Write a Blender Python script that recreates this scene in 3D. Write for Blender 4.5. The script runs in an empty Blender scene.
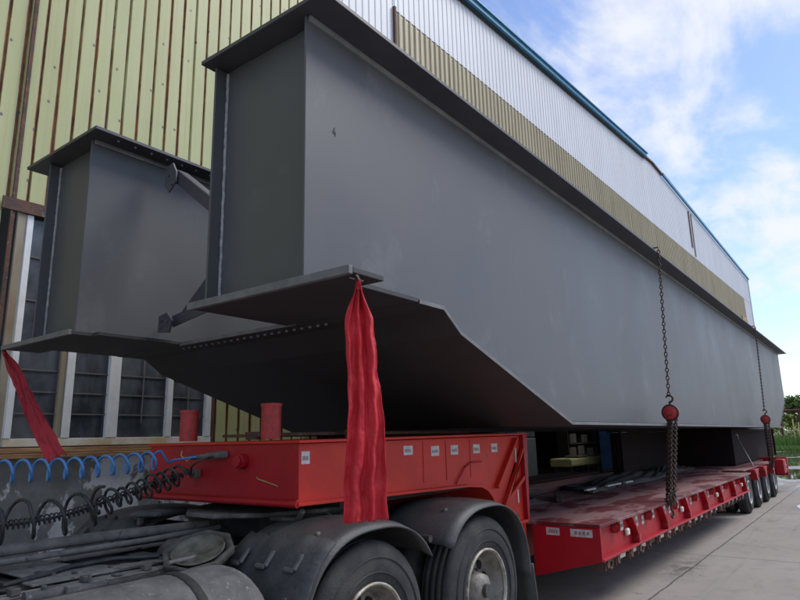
import bpy, math, random
from mathutils import Vector, Matrix, noise as mnoise
random.seed(7)
R=math.radians; PI=math.pi; sin=math.sin; cos=math.cos
S=bpy.context.scene; COL=S.collection
# ------------------------------------------------------------------ helpers
class MB:
    def __init__(s): s.v=[]; s.f=[]; s.sm=[]
    def add(s,vs,fs,smooth=False):
        n=len(s.v); s.v+=[tuple(v) for v in vs]; s.f+=[tuple(i+n for i in f) for f in fs]; s.sm+=[smooth]*len(fs); return s
    def box(s,x0,x1,y0,y1,z0,z1):
        v=[(x,y,z) for x in(x0,x1) for y in(y0,y1) for z in(z0,z1)]
        return s.add(v,[(0,1,3,2),(4,6,7,5),(0,4,5,1),(2,3,7,6),(0,2,6,4),(1,5,7,3)])
    def prism(s,pts,axis,a,b):
        def p(u,w,t): return {'y':(u,t,w),'x':(t,u,w),'z':(u,w,t)}[axis]
        n=len(pts); v=[p(u,w,a) for u,w in pts]+[p(u,w,b) for u,w in pts]
        return s.add(v,[tuple(range(n))[::-1],tuple(range(n,2*n))]+[(i,(i+1)%n,n+(i+1)%n,n+i) for i in range(n)])
    def tube(s,path,r,n=10,closed=False,caps=True,smooth=True):
        P=[Vector(p) for p in path]; m=len(P); vs=[]; prev=None
        for i,p in enumerate(P):
            if closed: t=P[(i+1)%m]-P[i-1]
            else: t=P[min(i+1,m-1)]-P[max(i-1,0)]
            t.normalize()
            if prev is None:
                a=Vector((0,0,1)) if abs(t.z)<.9 else Vector((1,0,0)); u=t.cross(a).normalized()
            else: u=(prev-t*prev.dot(t)).normalized()
            prev=u; w=t.cross(u); rr=r[i] if isinstance(r,(list,tuple)) else r
            vs+=[p+(u*cos(2*PI*k/n)+w*sin(2*PI*k/n))*rr for k in range(n)]
        fs=[]
        for i in range(m if closed else m-1):
            j=(i+1)%m
            fs+=[(i*n+k,i*n+(k+1)%n,j*n+(k+1)%n,j*n+k) for k in range(n)]
        s.add(vs,fs,smooth)
        if caps and not closed: s.add(vs[:n],[tuple(range(n))[::-1]]); s.add(vs[-n:],[tuple(range(n))])
        return s
    def lathe(s,prof,c,axis='y',n=32,smooth=True,close=False):
        # prof: (radius, offset along axis)
        vs=[]
        for r,o in prof:
            for k in range(n):
                a=2*PI*k/n; ca,sa=r*cos(a),r*sin(a)
                vs.append({'y':(c[0]+ca,c[1]+o,c[2]+sa),'x':(c[0]+o,c[1]+ca,c[2]+sa),'z':(c[0]+ca,c[1]+sa,c[2]+o)}[axis])
        m=len(prof); fs=[]
        for i in range(m if close else m-1):
            j=(i+1)%m
            fs+=[(i*n+k,i*n+(k+1)%n,j*n+(k+1)%n,j*n+k) for k in range(n)]
        return s.add(vs,fs,smooth)
    def cyl(s,c,r,h,axis='z',n=20,off=0):
        s.lathe([(0.0001,off),(r,off),(r,off+h),(0.0001,off+h)],c,axis,n,False); return s
    def sheet(s,fn,nu,nv,smooth=True):
        vs=[fn(i/nu,j/nv) for j in range(nv+1) for i in range(nu+1)]
        return s.add(vs,[(j*(nu+1)+i,j*(nu+1)+i+1,(j+1)*(nu+1)+i+1,(j+1)*(nu+1)+i) for j in range(nv) for i in range(nu)],smooth)
    def build(s,name,mat,parent=None,bevel=0,solid=0,seg=1):
        me=bpy.data.meshes.new(name); me.from_pydata(s.v,[],s.f); me.update()
        me.polygons.foreach_set('use_smooth',s.sm)
        import bmesh
        bm=bmesh.new(); bm.from_mesh(me); bmesh.ops.recalc_face_normals(bm,faces=bm.faces)
        if bevel:
            bmesh.ops.remove_doubles(bm,verts=bm.verts,dist=1e-5)
        bm.to_mesh(me); bm.free()
        o=bpy.data.objects.new(name,me); COL.objects.link(o); me.materials.append(mat)
        if parent is not None:
            o.parent=parent; o.location=-parent_origin(parent)
        if solid:
            m=o.modifiers.new('t','SOLIDIFY'); m.thickness=solid; m.offset=0
        if bevel:
            m=o.modifiers.new('b','BEVEL'); m.width=bevel; m.segments=seg; m.limit_method='ANGLE'; m.angle_limit=R(40)
        return o
def parent_origin(p):
    v=Vector((0,0,0)); q=p
    # sum of locations up the chain (no rotations are used while building)
    while q is not None: v=v+q.location; q=q.parent
    return v
def thing(name,label,cat,loc=(0,0,0),group=None):
    o=bpy.data.objects.new(name,None); COL.objects.link(o); o.location=loc; o.empty_display_size=.2
    tag(o,label,cat,group); return o
def tag(o,label,cat,group=None):
    o['label']=label; o['category']=cat
    if group: o['group']=group
    return o
def struct(o): o['kind']='structure'; return o
def copytree(o,delta,parent=None):
    c=o.copy(); COL.objects.link(c)
    if parent is None: c.location=o.location+Vector(delta)
    else: c.parent=parent
    for ch in list(o.children): copytree(ch,delta,c)
    return c
def smooth_path(pts,n=6):
    out=[]; P=[Vector(p) for p in pts]
    for i in range(len(P)-1):
        p0=P[max(i-1,0)];p1=P[i];p2=P[i+1];p3=P[min(i+2,len(P)-1)]
        for k in range(n):
            t=k/n; out.append(.5*((2*p1)+(-p0+p2)*t+(2*p0-5*p1+4*p2-p3)*t*t+(-p0+3*p1-3*p2+p3)*t**3))
    return out+[P[-1]]
# ------------------------------------------------------------------ materials
def nd(t,k,**kw):
    n=t.nodes.new(k)
    for a,b in kw.items(): setattr(n,a,b)
    return n
def mat(name,c1,c2=None,rough=.6,metal=0,scale=3,stretch=(1,1,1),lo=.4,hi=.65,c3=None,s3=12,lo3=.6,hi3=.7,bump=.1,bscale=60,spec=.5,world=True,rough2=None):
    m=bpy.data.materials.new(name); m.use_nodes=True; t=m.node_tree; L=t.links.new
    b=t.nodes['Principled BSDF']; b.inputs['Roughness'].default_value=rough; b.inputs['Metallic'].default_value=metal
    b.inputs['Specular IOR Level'].default_value=spec
    g=nd(t,'ShaderNodeNewGeometry') if world else None; tc=nd(t,'ShaderNodeTexCoord')
    src=g.outputs['Position'] if world else tc.outputs['Object']
    mp=nd(t,'ShaderNodeMapping'); mp.inputs['Scale'].default_value=stretch; L(src,mp.inputs['Vector'])
    c1=(*c1,1); out=None
    if c2:
        n=nd(t,'ShaderNodeTexNoise'); n.inputs['Scale'].default_value=scale; n.inputs['Detail'].default_value=7; n.inputs['Roughness'].default_value=.6; L(mp.outputs[0],n.inputs['Vector'])
        r=nd(t,'ShaderNodeMapRange'); r.inputs[1].default_value=lo; r.inputs[2].default_value=hi; L(n.outputs[0],r.inputs[0])
        mx=nd(t,'ShaderNodeMix',data_type='RGBA'); mx.inputs[6].default_value=c1; mx.inputs[7].default_value=(*c2,1); L(r.outputs[0],mx.inputs[0]); out=mx.outputs[2]
        if rough2 is not None:
            rr=nd(t,'ShaderNodeMapRange'); rr.inputs[3].default_value=rough; rr.inputs[4].default_value=rough2; L(r.outputs[0],rr.inputs[0]); L(rr.outputs[0],b.inputs['Roughness'])
    if c3:
        n=nd(t,'ShaderNodeTexNoise'); n.inputs['Scale'].default_value=s3; n.inputs['Detail'].default_value=8; n.inputs['Roughness'].default_value=.7; L(mp.outputs[0],n.inputs['Vector'])
        r=nd(t,'ShaderNodeMapRange'); r.inputs[1].default_value=lo3; r.inputs[2].default_value=hi3; L(n.outputs[0],r.inputs[0])
        mx=nd(t,'ShaderNodeMix',data_type='RGBA'); L(r.outputs[0],mx.inputs[0]); mx.inputs[7].default_value=(*c3,1)
        if out: L(out,mx.inputs[6])
        else: mx.inputs[6].default_value=c1
        out=mx.outputs[2]
    if out: L(out,b.inputs['Base Color'])
    else: b.inputs['Base Color'].default_value=c1
    if bump:
        n=nd(t,'ShaderNodeTexNoise'); n.inputs['Scale'].default_value=bscale; n.inputs['Detail'].default_value=4; L(src,n.inputs['Vector'])
        bp=nd(t,'ShaderNodeBump'); bp.inputs['Strength'].default_value=bump; bp.inputs['Distance'].default_value=.01; L(n.outputs[0],bp.inputs['Height']); L(bp.outputs[0],b.inputs['Normal'])
    m['out']=0
    return m
M={}
M['girder']=mat('girder_paint',(.076,.080,.086),(.096,.099,.104),rough=.46,scale=1.0,stretch=(1,1,.7),lo=.38,hi=.66,c3=(.14,.142,.15),s3=2.1,lo3=.56,hi3=.80,bump=.16,bscale=1.3,rough2=.56)
M['flange']=mat('flange_shade_paint',(.055,.052,.066),(.07,.068,.08),rough=.5,scale=2,bump=.05,bscale=30)  # girder paint darkened to carry the shade under the top flanges
M['undershade']=mat('underside_shade',(.034,.034,.037),(.045,.044,.047),rough=.6,scale=1.5,bump=.1,bscale=20)  # girder paint darkened further, shade of the undersides put into the colour
M['edge']=mat('flange_edge',(.19,.2,.215),(.27,.27,.27),rough=.55,scale=6,bump=.15)
M['post']=mat('weathered_post',(.30,.27,.20),(.22,.15,.09),rough=.7,scale=3,stretch=(1,1,.3),bump=.1)
M['rimedge']=mat('plate_rim_paint',(.12,.12,.125),(.17,.17,.17),rough=.55,scale=8,bump=.2)
M['weld']=mat('weld_bead',(.24,.25,.25),(.4,.4,.38),rough=.6,scale=18,bump=.6,bscale=70)
M['red']=mat('trailer_red',(.37,.009,.018),(.29,.008,.014),spec=.3,rough=.45,scale=2.2,c3=(.23,.07,.055),s3=5,lo3=.6,hi3=.8,bump=.12,bscale=25)
M['redside']=mat('gooseneck_red',(.56,.030,.016),(.45,.020,.012),spec=.3,rough=.48,scale=2.5,c3=(.22,.035,.025),s3=7,lo3=.60,hi3=.78,bump=.12,bscale=25)
M['reddeck']=mat('deck_dusty_red',(.25,.135,.13),(.19,.095,.095),rough=.6,scale=1.6,stretch=(.45,1.1,1),c3=(.10,.008,.012),s3=1.3,lo3=.50,hi3=.545,bump=.3,bscale=40)
M['rust']=mat('rusty_steel',(.12,.055,.035),(.06,.04,.035),rough=.8,scale=9,c3=(.28,.24,.17),s3=14,lo3=.6,hi3=.7,bump=.5,bscale=60)
M['redcloth']=mat('red_cloth',(.50,.012,.022),(.42,.010,.018),rough=.7,scale=6,bump=.3,bscale=45,world=False)
M['darkcloth']=mat('dark_red_cloth',(.30,.008,.022),(.22,.006,.016),rough=.75,scale=6,bump=.3,bscale=60,world=False)
M['tyre']=mat('tyre_rubber',(.022,.022,.024),(.06,.056,.052),rough=.8,scale=5,lo=.45,hi=.75,bump=.3,bscale=80)
M['rim']=mat('dusty_rim',(.24,.225,.20),(.12,.105,.09),rough=.55,metal=.2,scale=10,c3=(.34,.32,.27),s3=8,lo3=.55,hi3=.72,bump=.25)
M['rimlip']=mat('rim_lip',(.42,.40,.34),(.18,.15,.11),rough=.5,metal=.3,scale=16,bump=.2)
M['silver']=mat('pale_wheel',(.38,.38,.39),(.22,.21,.2),rough=.5,metal=.2,scale=10,bump=.1)
M['dusty']=mat('dusty_frame_top',(.13,.125,.115),(.23,.22,.20),rough=.85,scale=7,c3=(.04,.038,.036),s3=11,lo3=.56,hi3=.66,bump=.4,bscale=40)
M['slot']=mat('scuffed_rubber',(.05,.052,.058),(.10,.10,.10),rough=.7,scale=8)
M['fender']=mat('mudguard_plastic',(.036,.036,.039),(.066,.065,.064),rough=.55,scale=2.5,c3=(.17,.165,.155),s3=22,lo3=.64,hi3=.76,bump=.25,bscale=50)
M['chassis']=mat('dusty_chassis',(.055,.052,.048),(.16,.15,.135),rough=.8,scale=6,lo=.42,hi=.66,bump=.5,bscale=50)
M['tank']=mat('dusty_grey_tank',(.065,.065,.068),(.13,.128,.125),rough=.8,scale=6,c3=(.30,.30,.29),s3=26,lo3=.6,hi3=.72,bump=.3,bscale=50)
M['dish']=mat('dusty_dish',(.045,.043,.038),(.105,.10,.085),rough=.8,scale=9,c3=(.02,.02,.018),s3=7,lo3=.6,hi3=.66,bump=.6,bscale=30)
M['lens']=mat('worn_dish_centre',(.13,.125,.10),(.055,.052,.043),rough=.5,scale=14,bump=.3,bscale=20)
M['flap']=mat('rubber_flap',(.028,.031,.038),(.055,.057,.062),rough=.7,scale=7,c3=(.22,.22,.21),s3=30,lo3=.68,hi3=.74,bump=.4,bscale=40)
M['dark']=mat('greasy_black',(.015,.015,.016),(.035,.033,.03),rough=.75,scale=8,bump=.5)
M['black']=mat('black_hole',(.006,.006,.006),rough=.9,bump=0)
M['sticker']=mat('white_sticker',(.55,.53,.53),(.38,.36,.35),rough=.4,scale=20,bump=0)
M['stickmark']=mat('sticker_print',(.30,.12,.12),(.2,.2,.22),rough=.5,scale=60,bump=0)
M['blue']=mat('blue_hose',(.05,.22,.52),(.04,.15,.38),rough=.3,scale=8,bump=0,spec=.7)
M['blackhose']=mat('black_hose',(.018,.018,.02),(.05,.05,.05),rough=.5,scale=12,bump=.1)
M['chain']=mat('chain_steel',(.05,.038,.033),(.10,.055,.035),rough=.6,metal=.5,scale=30,bump=.3)
M['hoistred']=mat('hoist_red',(.46,.03,.03),(.25,.03,.025),rough=.5,scale=25,bump=.2)
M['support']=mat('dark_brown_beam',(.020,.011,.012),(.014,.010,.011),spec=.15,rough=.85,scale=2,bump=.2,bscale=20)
M['white']=mat('white_window_frame',(.80,.82,.83),(.70,.72,.71),rough=.4,scale=5,bump=.05)
M['creamframe']=mat('stained_frame',(.78,.76,.68),(.60,.48,.27),rough=.5,scale=4,bump=.1)
M['wood']=mat('rusty_sill_timber',(.50,.33,.15),(.30,.13,.06),rough=.8,scale=2,stretch=(.8,1,9),lo=.4,hi=.6,bump=.4,bscale=30)
M['bluetrim']=mat('blue_flashing',(.04,.20,.36),(.07,.28,.44),rough=.45,scale=3,bump=.05)
M['roof']=mat('roof_sheet',(.10,.22,.32),rough=.5,bump=.1)
M['interior']=mat('dark_interior',(.05,.048,.045),(.035,.034,.033),rough=.9,scale=1,bump=.1)
M['timber']=mat('old_timber',(.075,.055,.042),(.035,.028,.025),rough=.85,scale=4,stretch=(1,6,6),bump=.4)
M['redbeam']=mat('oxide_red_steel',(.12,.030,.026),(.06,.026,.022),rough=.75,scale=3,bump=.3)
M['tarp']=mat('black_tarp',(.007,.007,.008),(.014,.014,.015),rough=.7,scale=5,bump=.5,bscale=12)
M['yellow']=mat('dull_yellow_paint',(.58,.56,.22),(.46,.44,.17),rough=.6,scale=6,bump=.1)
M['pale']=mat('pale_green_paint',(.76,.82,.74),(.66,.73,.64),rough=.6,scale=3,bump=.05)
M['bluep']=mat('blue_paint',(.06,.14,.30),(.05,.11,.22),rough=.5,scale=3,bump=.05)
M['cream']=mat('cream_paint',(.66,.62,.54),(.52,.47,.39),rough=.6,scale=3,bump=.05)
M['greypad']=mat('grey_pad',(.16,.15,.13),rough=.9,bump=.3)
M['leaf']=mat('leaf_green',(.10,.17,.035),(.19,.26,.07),rough=.6,scale=.9,bump=0)
M['leafy']=mat('leaf_yellow_green',(.26,.30,.07),(.15,.22,.05),rough=.6,scale=.9,bump=0)
M['grass']=mat('grass_green',(.09,.19,.03),(.16,.26,.06),rough=.7,scale=.7,bump=0)
M['bark']=mat('bark',(.10,.07,.05),(.06,.045,.035),rough=.9,scale=4,bump=.5)
M['field']=mat('verge_earth',(.10,.12,.05),(.20,.17,.10),rough=.95,scale=.3,bump=.2)

def math_(t,op,a,b=None,c=None):
    n=nd(t,'ShaderNodeMath',operation=op)
    for i,x in enumerate((a,b,c)):
        if x is None: continue
        if isinstance(x,(int,float)): n.inputs[i].default_value=x
        else: t.links.new(x,n.inputs[i])
    return n.outputs[0]
def noise(t,vec,scale,detail=6,rough=.6,dist=0):
    n=nd(t,'ShaderNodeTexNoise'); n.inputs['Scale'].default_value=scale; n.inputs['Detail'].default_value=detail; n.inputs['Roughness'].default_value=rough; n.inputs['Distortion'].default_value=dist
    t.links.new(vec,n.inputs['Vector']); return n.outputs[0]
def mrange(t,x,a,b,c=0,d=1,smooth=False):
    n=nd(t,'ShaderNodeMapRange'); 
    if smooth: n.interpolation_type='SMOOTHSTEP'
    for i,v in zip((1,2,3,4),(a,b,c,d)): n.inputs[i].default_value=v
    t.links.new(x,n.inputs[0]); return n.outputs[0]
def mixc(t,f,a,b):
    n=nd(t,'ShaderNodeMix',data_type='RGBA')
    for i,x in((0,f),(6,a),(7,b)):
        if isinstance(x,tuple): n.inputs[i].default_value=(*x,1)
        elif isinstance(x,(int,float)): n.inputs[i].default_value=x
        else: t.links.new(x,n.inputs[i])
    return n.outputs[2]
def mapping(t,vec,sc,loc=(0,0,0)):
    n=nd(t,'ShaderNodeMapping'); n.inputs['Scale'].default_value=sc; n.inputs['Location'].default_value=loc; t.links.new(vec,n.inputs['Vector']); return n.outputs[0]
PITCH=.205
def cladding(name,base,base2,rust,amount,phase=0.0,streak=(.2,.15,.08),streak_amt=.0,rough=.5,holes=False):
    """corrugated sheet: rust runs down from the rib joints (object x = along wall)"""
    m=bpy.data.materials.new(name); m.use_nodes=True; t=m.node_tree; L=t.links.new; b=t.nodes['Principled BSDF']; b.inputs['Roughness'].default_value=rough
    tc=nd(t,'ShaderNodeTexCoord'); o=tc.outputs['Object']; sx=nd(t,'ShaderNodeSeparateXYZ'); L(o,sx.inputs[0]); X,Z=sx.outputs[0],sx.outputs[2]
    q=math_(t,'DIVIDE',math_(t,'SUBTRACT',X,phase),PITCH); fr=math_(t,'FRACT',q); cell=math_(t,'FLOOR',math_(t,'ADD',q,.5))
    d=math_(t,'ABSOLUTE',math_(t,'SUBTRACT',fr,.5)); d=math_(t,'SUBTRACT',.5,d)  # distance to joint in pitches
    cv=nd(t,'ShaderNodeCombineXYZ'); L(cell,cv.inputs[0]); L(math_(t,'MULTIPLY',Z,.16),cv.inputs[2])
    wn=noise(t,mapping(t,cv.outputs[0],(7.3,1,1)),1.3,3,.55)
    ed=noise(t,mapping(t,o,(6,1,1.1)),2.2,5,.65)
    width=mrange(t,math_(t,'ADD',math_(t,'MULTIPLY',wn,.8),math_(t,'MULTIPLY',ed,.45)),.46,.80,.022*(amount>.05),amount)
    rmask=mrange(t,math_(t,'SUBTRACT',width,d),-.012,.035)
    blot=noise(t,mapping(t,o,(1,1,.25)),1.1,6,.6)
    col=mixc(t,mrange(t,blot,.35,.7),base,base2)
    if streak_amt:
        st=noise(t,mapping(t,o,(26,1,.35)),1.0,4,.6); col=mixc(t,math_(t,'MULTIPLY',mrange(t,st,.5,.72),streak_amt),col,streak)
    # pale halo of rust stain round the joint, dark heart
    halo=mrange(t,math_(t,'SUBTRACT',math_(t,'MULTIPLY',width,1.8),d),-.02,.10); col=mixc(t,math_(t,'MULTIPLY',halo,.55),col,rust[0])
    dk=noise(t,mapping(t,o,(5,1,.8)),3,5,.7); col=mixc(t,rmask,col,mixc(t,mrange(t,dk,.4,.62),rust[1],rust[2]))
    if holes:
        vo=nd(t,'ShaderNodeTexVoronoi'); vo.voronoi_dimensions='2D'; vo.inputs['Scale'].default_value=2.2; cx_=nd(t,'ShaderNodeCombineXYZ'); L(X,cx_.inputs[0]); L(math_(t,'MULTIPLY',Z,.75),cx_.inputs[1]); L(cx_.outputs[0],vo.inputs['Vector'])
        h=mrange(t,vo.outputs['Distance'],.045,.025); col=mixc(t,h,col,(.12,.10,.09))
    L(col,b.inputs['Base Color'])
    bp=nd(t,'ShaderNodeBump'); bp.inputs['Strength'].default_value=.12; bp.inputs['Distance'].default_value=.02; L(noise(t,mapping(t,o,(1,1,.4)),5,3),bp.inputs['Height']); L(bp.outputs[0],b.inputs['Normal'])
    return m
M['green']=cladding('pale_green_cladding',(.44,.46,.23),(.36,.38,.17),((.43,.36,.15),(.15,.065,.035),(.33,.18,.07)),.16,holes=True,streak=(.36,.31,.13),streak_amt=.65)
M['whiteclad']=cladding('white_cladding',(.68,.70,.73),(.61,.63,.66),((.5,.48,.42),(.35,.33,.30),(.4,.37,.33)),.02,streak=(.44,.45,.46),streak_amt=.45)
M['tanclad']=cladding('tan_rooflight_cladding',(.46,.41,.27),(.38,.33,.20),((.34,.26,.13),(.16,.11,.06),(.25,.18,.10)),.09,streak=(.24,.18,.10),streak_amt=.75)

def concrete():
    m=bpy.data.materials.new('yard_concrete'); m.use_nodes=True; t=m.node_tree; L=t.links.new; b=t.nodes['Principled BSDF']
    g=nd(t,'ShaderNodeNewGeometry').outputs['Position']; sx=nd(t,'ShaderNodeSeparateXYZ'); L(g,sx.inputs[0]); X,Y=sx.outputs[0],sx.outputs[1]
    n1=noise(t,g,.35,6,.6); n2=noise(t,g,3.2,8,.7); n3=noise(t,g,38,4,.7)
    col=mixc(t,mrange(t,n1,.35,.65),(.26,.232,.198),(.325,.295,.258)); col=mixc(t,math_(t,'MULTIPLY',mrange(t,n2,.5,.75),.5),col,(.155,.138,.12)); col=mixc(t,math_(t,'MULTIPLY',mrange(t,n3,.55,.75),.35),col,(.16,.15,.14))
    wob=math_(t,'MULTIPLY',math_(t,'SUBTRACT',noise(t,g,1.7,3),.5),.05)
    def joint(c,per,off,w=.016):
        q=math_(t,'FRACT',math_(t,'DIVIDE',math_(t,'SUBTRACT',math_(t,'ADD',c,wob),off),per)); d=math_(t,'MULTIPLY',math_(t,'SUBTRACT',.5,math_(t,'ABSOLUTE',math_(t,'SUBTRACT',q,.5))),per)
        return mrange(t,d,w,w*.35)
    j=math_(t,'MAXIMUM',joint(Y,4.3,2.17),joint(X,5.6,9.95))
    col=mixc(t,math_(t,'MULTIPLY',j,.85),col,(.055,.05,.045))
    # damp stains along the slabs
    st=noise(t,mapping(t,g,(.5,1.2,1)),1.0,6,.65); dm=mrange(t,st,.60,.70); col=mixc(t,math_(t,'MULTIPLY',dm,.6),col,(.11,.10,.092))
    bx=math_(t,'ABSOLUTE',math_(t,'SUBTRACT',X,8.9)); by=math_(t,'ABSOLUTE',math_(t,'SUBTRACT',Y,2.25)); oil=math_(t,'MULTIPLY',mrange(t,bx,1.0,.1),mrange(t,by,.30,.03)); oil=math_(t,'MULTIPLY',oil,mrange(t,noise(t,g,6,5,.7),.40,.55)); col=mixc(t,math_(t,'MULTIPLY',oil,.75),col,(.045,.04,.036)); sp=noise(t,mapping(t,g,(1,1,1),(5,3,0)),1.9,5,.7); col=mixc(t,math_(t,'MULTIPLY',mrange(t,sp,.64,.70),.55),col,(.07,.064,.058)); tm=noise(t,mapping(t,g,(.12,3.2,1)),1.6,4,.6); col=mixc(t,math_(t,'MULTIPLY',mrange(t,tm,.56,.70),.38),col,(.13,.12,.11))
    far=mrange(t,X,19,24); wet=math_(t,'MULTIPLY',far,mrange(t,noise(t,mapping(t,g,(.12,.5,1)),1.3,4),.46,.54))
    L(col,b.inputs['Base Color']); L(math_(t,'SUBTRACT',.88,math_(t,'ADD',math_(t,'MULTIPLY',dm,.15),math_(t,'MULTIPLY',wet,.72))),b.inputs['Roughness'])
    bp=nd(t,'ShaderNodeBump'); bp.inputs['Strength'].default_value=.35; bp.inputs['Distance'].default_value=.006
    hh=math_(t,'SUBTRACT',math_(t,'ADD',n2,math_(t,'MULTIPLY',n3,.7)),math_(t,'MULTIPLY',j,2.5)); L(hh,bp.inputs['Height']); L(bp.outputs[0],b.inputs['Normal'])
    return m
M['concrete']=concrete()
def plaster():
    m=bpy.data.materials.new('peeling_wall_base'); m.use_nodes=True; t=m.node_tree; L=t.links.new; b=t.nodes['Principled BSDF']; b.inputs['Roughness'].default_value=.9
    g=nd(t,'ShaderNodeNewGeometry').outputs['Position']; v=mapping(t,g,(1,1,.6))
    n=noise(t,v,2.1,10,.68,.3); n2=noise(t,v,6,6,.7)
    col=mixc(t,mrange(t,n,.50,.53),(.68,.69,.71),(.20,.20,.19)); col=mixc(t,math_(t,'MULTIPLY',mrange(t,n2,.45,.7),.5),col,(.34,.35,.38))
    L(col,b.inputs['Base Color']); bp=nd(t,'ShaderNodeBump'); bp.inputs['Strength'].default_value=.5; bp.inputs['Distance'].default_value=.02; L(n,bp.inputs['Height']); L(bp.outputs[0],b.inputs['Normal']); return m
M['plaster']=plaster()
def glass():
    m=bpy.data.materials.new('glass_painted_reflections'); m.use_nodes=True; t=m.node_tree; b=t.nodes['Principled BSDF']
    g=nd(t,'ShaderNodeNewGeometry').outputs['Position']; n=noise(t,mapping(t,g,(.9,1,.55)),2.2,5,.6); n2=noise(t,mapping(t,g,(6,1,.4)),1.5,3,.6)
    col=mixc(t,mrange(t,n,.42,.62),(.035,.043,.055),(.115,.13,.15)); col=mixc(t,math_(t,'MULTIPLY',mrange(t,n2,.5,.7),.4),col,(.09,.095,.10))  # blue-grey reflections and dim shapes painted into the panes as blotches
    t.links.new(col,b.inputs['Base Color']); b.inputs['Roughness'].default_value=.16; return m
M['glass']=glass()
def water():
    m=bpy.data.materials.new('puddle_water'); m.use_nodes=True; b=m.node_tree.nodes['Principled BSDF']
    b.inputs['Base Color'].default_value=(.06,.055,.05,1); b.inputs['Roughness'].default_value=.03; b.inputs['IOR'].default_value=1.8; return m
M['water']=water()

# ------------------------------------------------------------------ camera
Rw=[(0.60109706,-0.7988444,-0.02302063),(0.16154484,0.1496657,-0.97545038),(0.78267847,0.5826215,0.2190128)]
import numpy as np
def camrot(f=625.,vp=(880.,427.5),slope=-.0236):
    d=np.array([vp[0]-400,vp[1]-300,f]); X=d/np.linalg.norm(d)
    p=np.array([-400,vp[1]-slope*vp[0]-300,f]); n=np.cross(p,d); n/=np.linalg.norm(n)
    if n[1]>0: n=-n
    return np.stack([X,np.cross(n,X),n],1)
RR=camrot(); CAMZ=1.68
cam=bpy.data.cameras.new('camera'); cam.lens=36*625/800; cam.sensor_width=36; cam.sensor_fit='HORIZONTAL'; cam.clip_end=2000; cam.clip_start=.05
co=bpy.data.objects.new('camera',cam); COL.objects.link(co); S.camera=co
co.matrix_world=Matrix(((RR[0][0],-RR[1][0],-RR[2][0],0),(RR[0][1],-RR[1][1],-RR[2][1],0),(RR[0][2],-RR[1][2],-RR[2][2],CAMZ),(0,0,0,1)))

# ------------------------------------------------------------------ ground
struct(MB().add([(-150,-150,0),(75,-150,0),(75,150,0),(-150,150,0)],[(0,1,2,3)]).build('yard_ground',M['concrete']))
struct(MB().add([(75,-1500,-.02),(1500,-1500,-.02),(1500,1500,-.02),(75,1500,-.02)],[(0,1,2,3)]).build('field',M['field']))
def puddle(cx,cy,rx,ry,z=.004,seed=0,n=40):
    r=random.Random(seed); ph=[r.uniform(0,6.28) for _ in range(4)]
    v=[]
    for k in range(n):
        a=2*PI*k/n; q=1+.22*sin(2*a+ph[0])+.16*sin(3*a+ph[1])+.1*sin(5*a+ph[2])
        v.append((cx+rx*q*cos(a),cy+ry*q*sin(a),z))
    struct(MB().add(v,[tuple(range(n))]).build('puddle',M['water']))
puddle(16.7,1.15,1.45,.62,seed=3); puddle(30,2.6,3.6,1.2,seed=5); puddle(40,4.0,4.5,1.6,seed=8); puddle(24.3,1.6,1.2,.35,seed=9); puddle(52,5.6,5,2.0,seed=4); puddle(35,-2,4,1.5,seed=12)
# ------------------------------------------------------------------ girder segment
G=thing('bridge_girder_segment','huge dark grey twin box steel girder lying on the red trailer','steel girder',(14,4.1,1.8))
XE=25.5
webpts=lambda x0: [(x0,4.30),(x0,2.575),(3.54,2.575),(3.75,2.43),(5.66,1.815),(23.1,1.785),(XE,2.66),(XE+.1,4.30)]
def web(y,t,x0=2.44,name='web',m='girder'): return MB().prism(webpts(x0),'y',y,y+t).build(name,M[m],G,bevel=.003)
w=web(2.5,.018)
web(3.40,.018); web(5.13,.018); web(5.90,.018)
# top flanges with thin light edge
for y0,y1 in((2.27,3.47),(4.92,6.22)):
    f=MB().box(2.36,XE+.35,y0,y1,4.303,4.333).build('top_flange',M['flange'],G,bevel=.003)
    MB().box(2.30,2.36,y0,y1,4.3035,4.3325)
    for k in range(13): 
        x=2.6+k*.16
        if y0>4: MB().cyl((x,y0+.07,4.303),.011,-.012,'z',6).build('bolt',M['weld'],f)
# light fillet strips under the flange on visible webs
for y in(2.482,5.112): MB().box(2.46,XE+.05,y,y+.0175,4.262,4.3025).build('fillet_strip',M['edge'],G)
# end plates, inset, with weld bead on left side
for ya,yb in((2.519,3.399),(5.149,5.899)):
    e=MB().box(2.54,2.555,ya,yb,2.58,4.30).build('end_plate',M['girder'],G)
    path=[(2.532+.003*random.random(),yb-.012+random.uniform(-.003,.003),2.6+i*.03) for i in range(57)]
    MB().tube(path,.012,6).build('weld_seam',M['weld'],e)
# bearing plates at the tip
MB().prism([(2.40,2.09),(2.66,2.09),(2.66,2.268),(3.245,2.268),(3.245,3.50),(2.40,3.50)],'z',2.54,2.572).build('bearing_plate',M['undershade'],G,bevel=.003)
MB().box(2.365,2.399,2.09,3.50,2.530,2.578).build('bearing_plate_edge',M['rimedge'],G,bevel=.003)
MB().prism([(2.33,4.95),(2.50,4.95),(2.50,4.86),(3.245,4.86),(3.245,5.93),(2.64,5.93),(2.64,6.18),(2.33,6.18)],'z',2.54,2.572).build('bearing_plate',M['undershade'],G,bevel=.003)
MB().box(2.30,2.329,4.95,6.18,2.535,2.577).build('bearing_plate_edge',M['rimedge'],G,bevel=.003)
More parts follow.
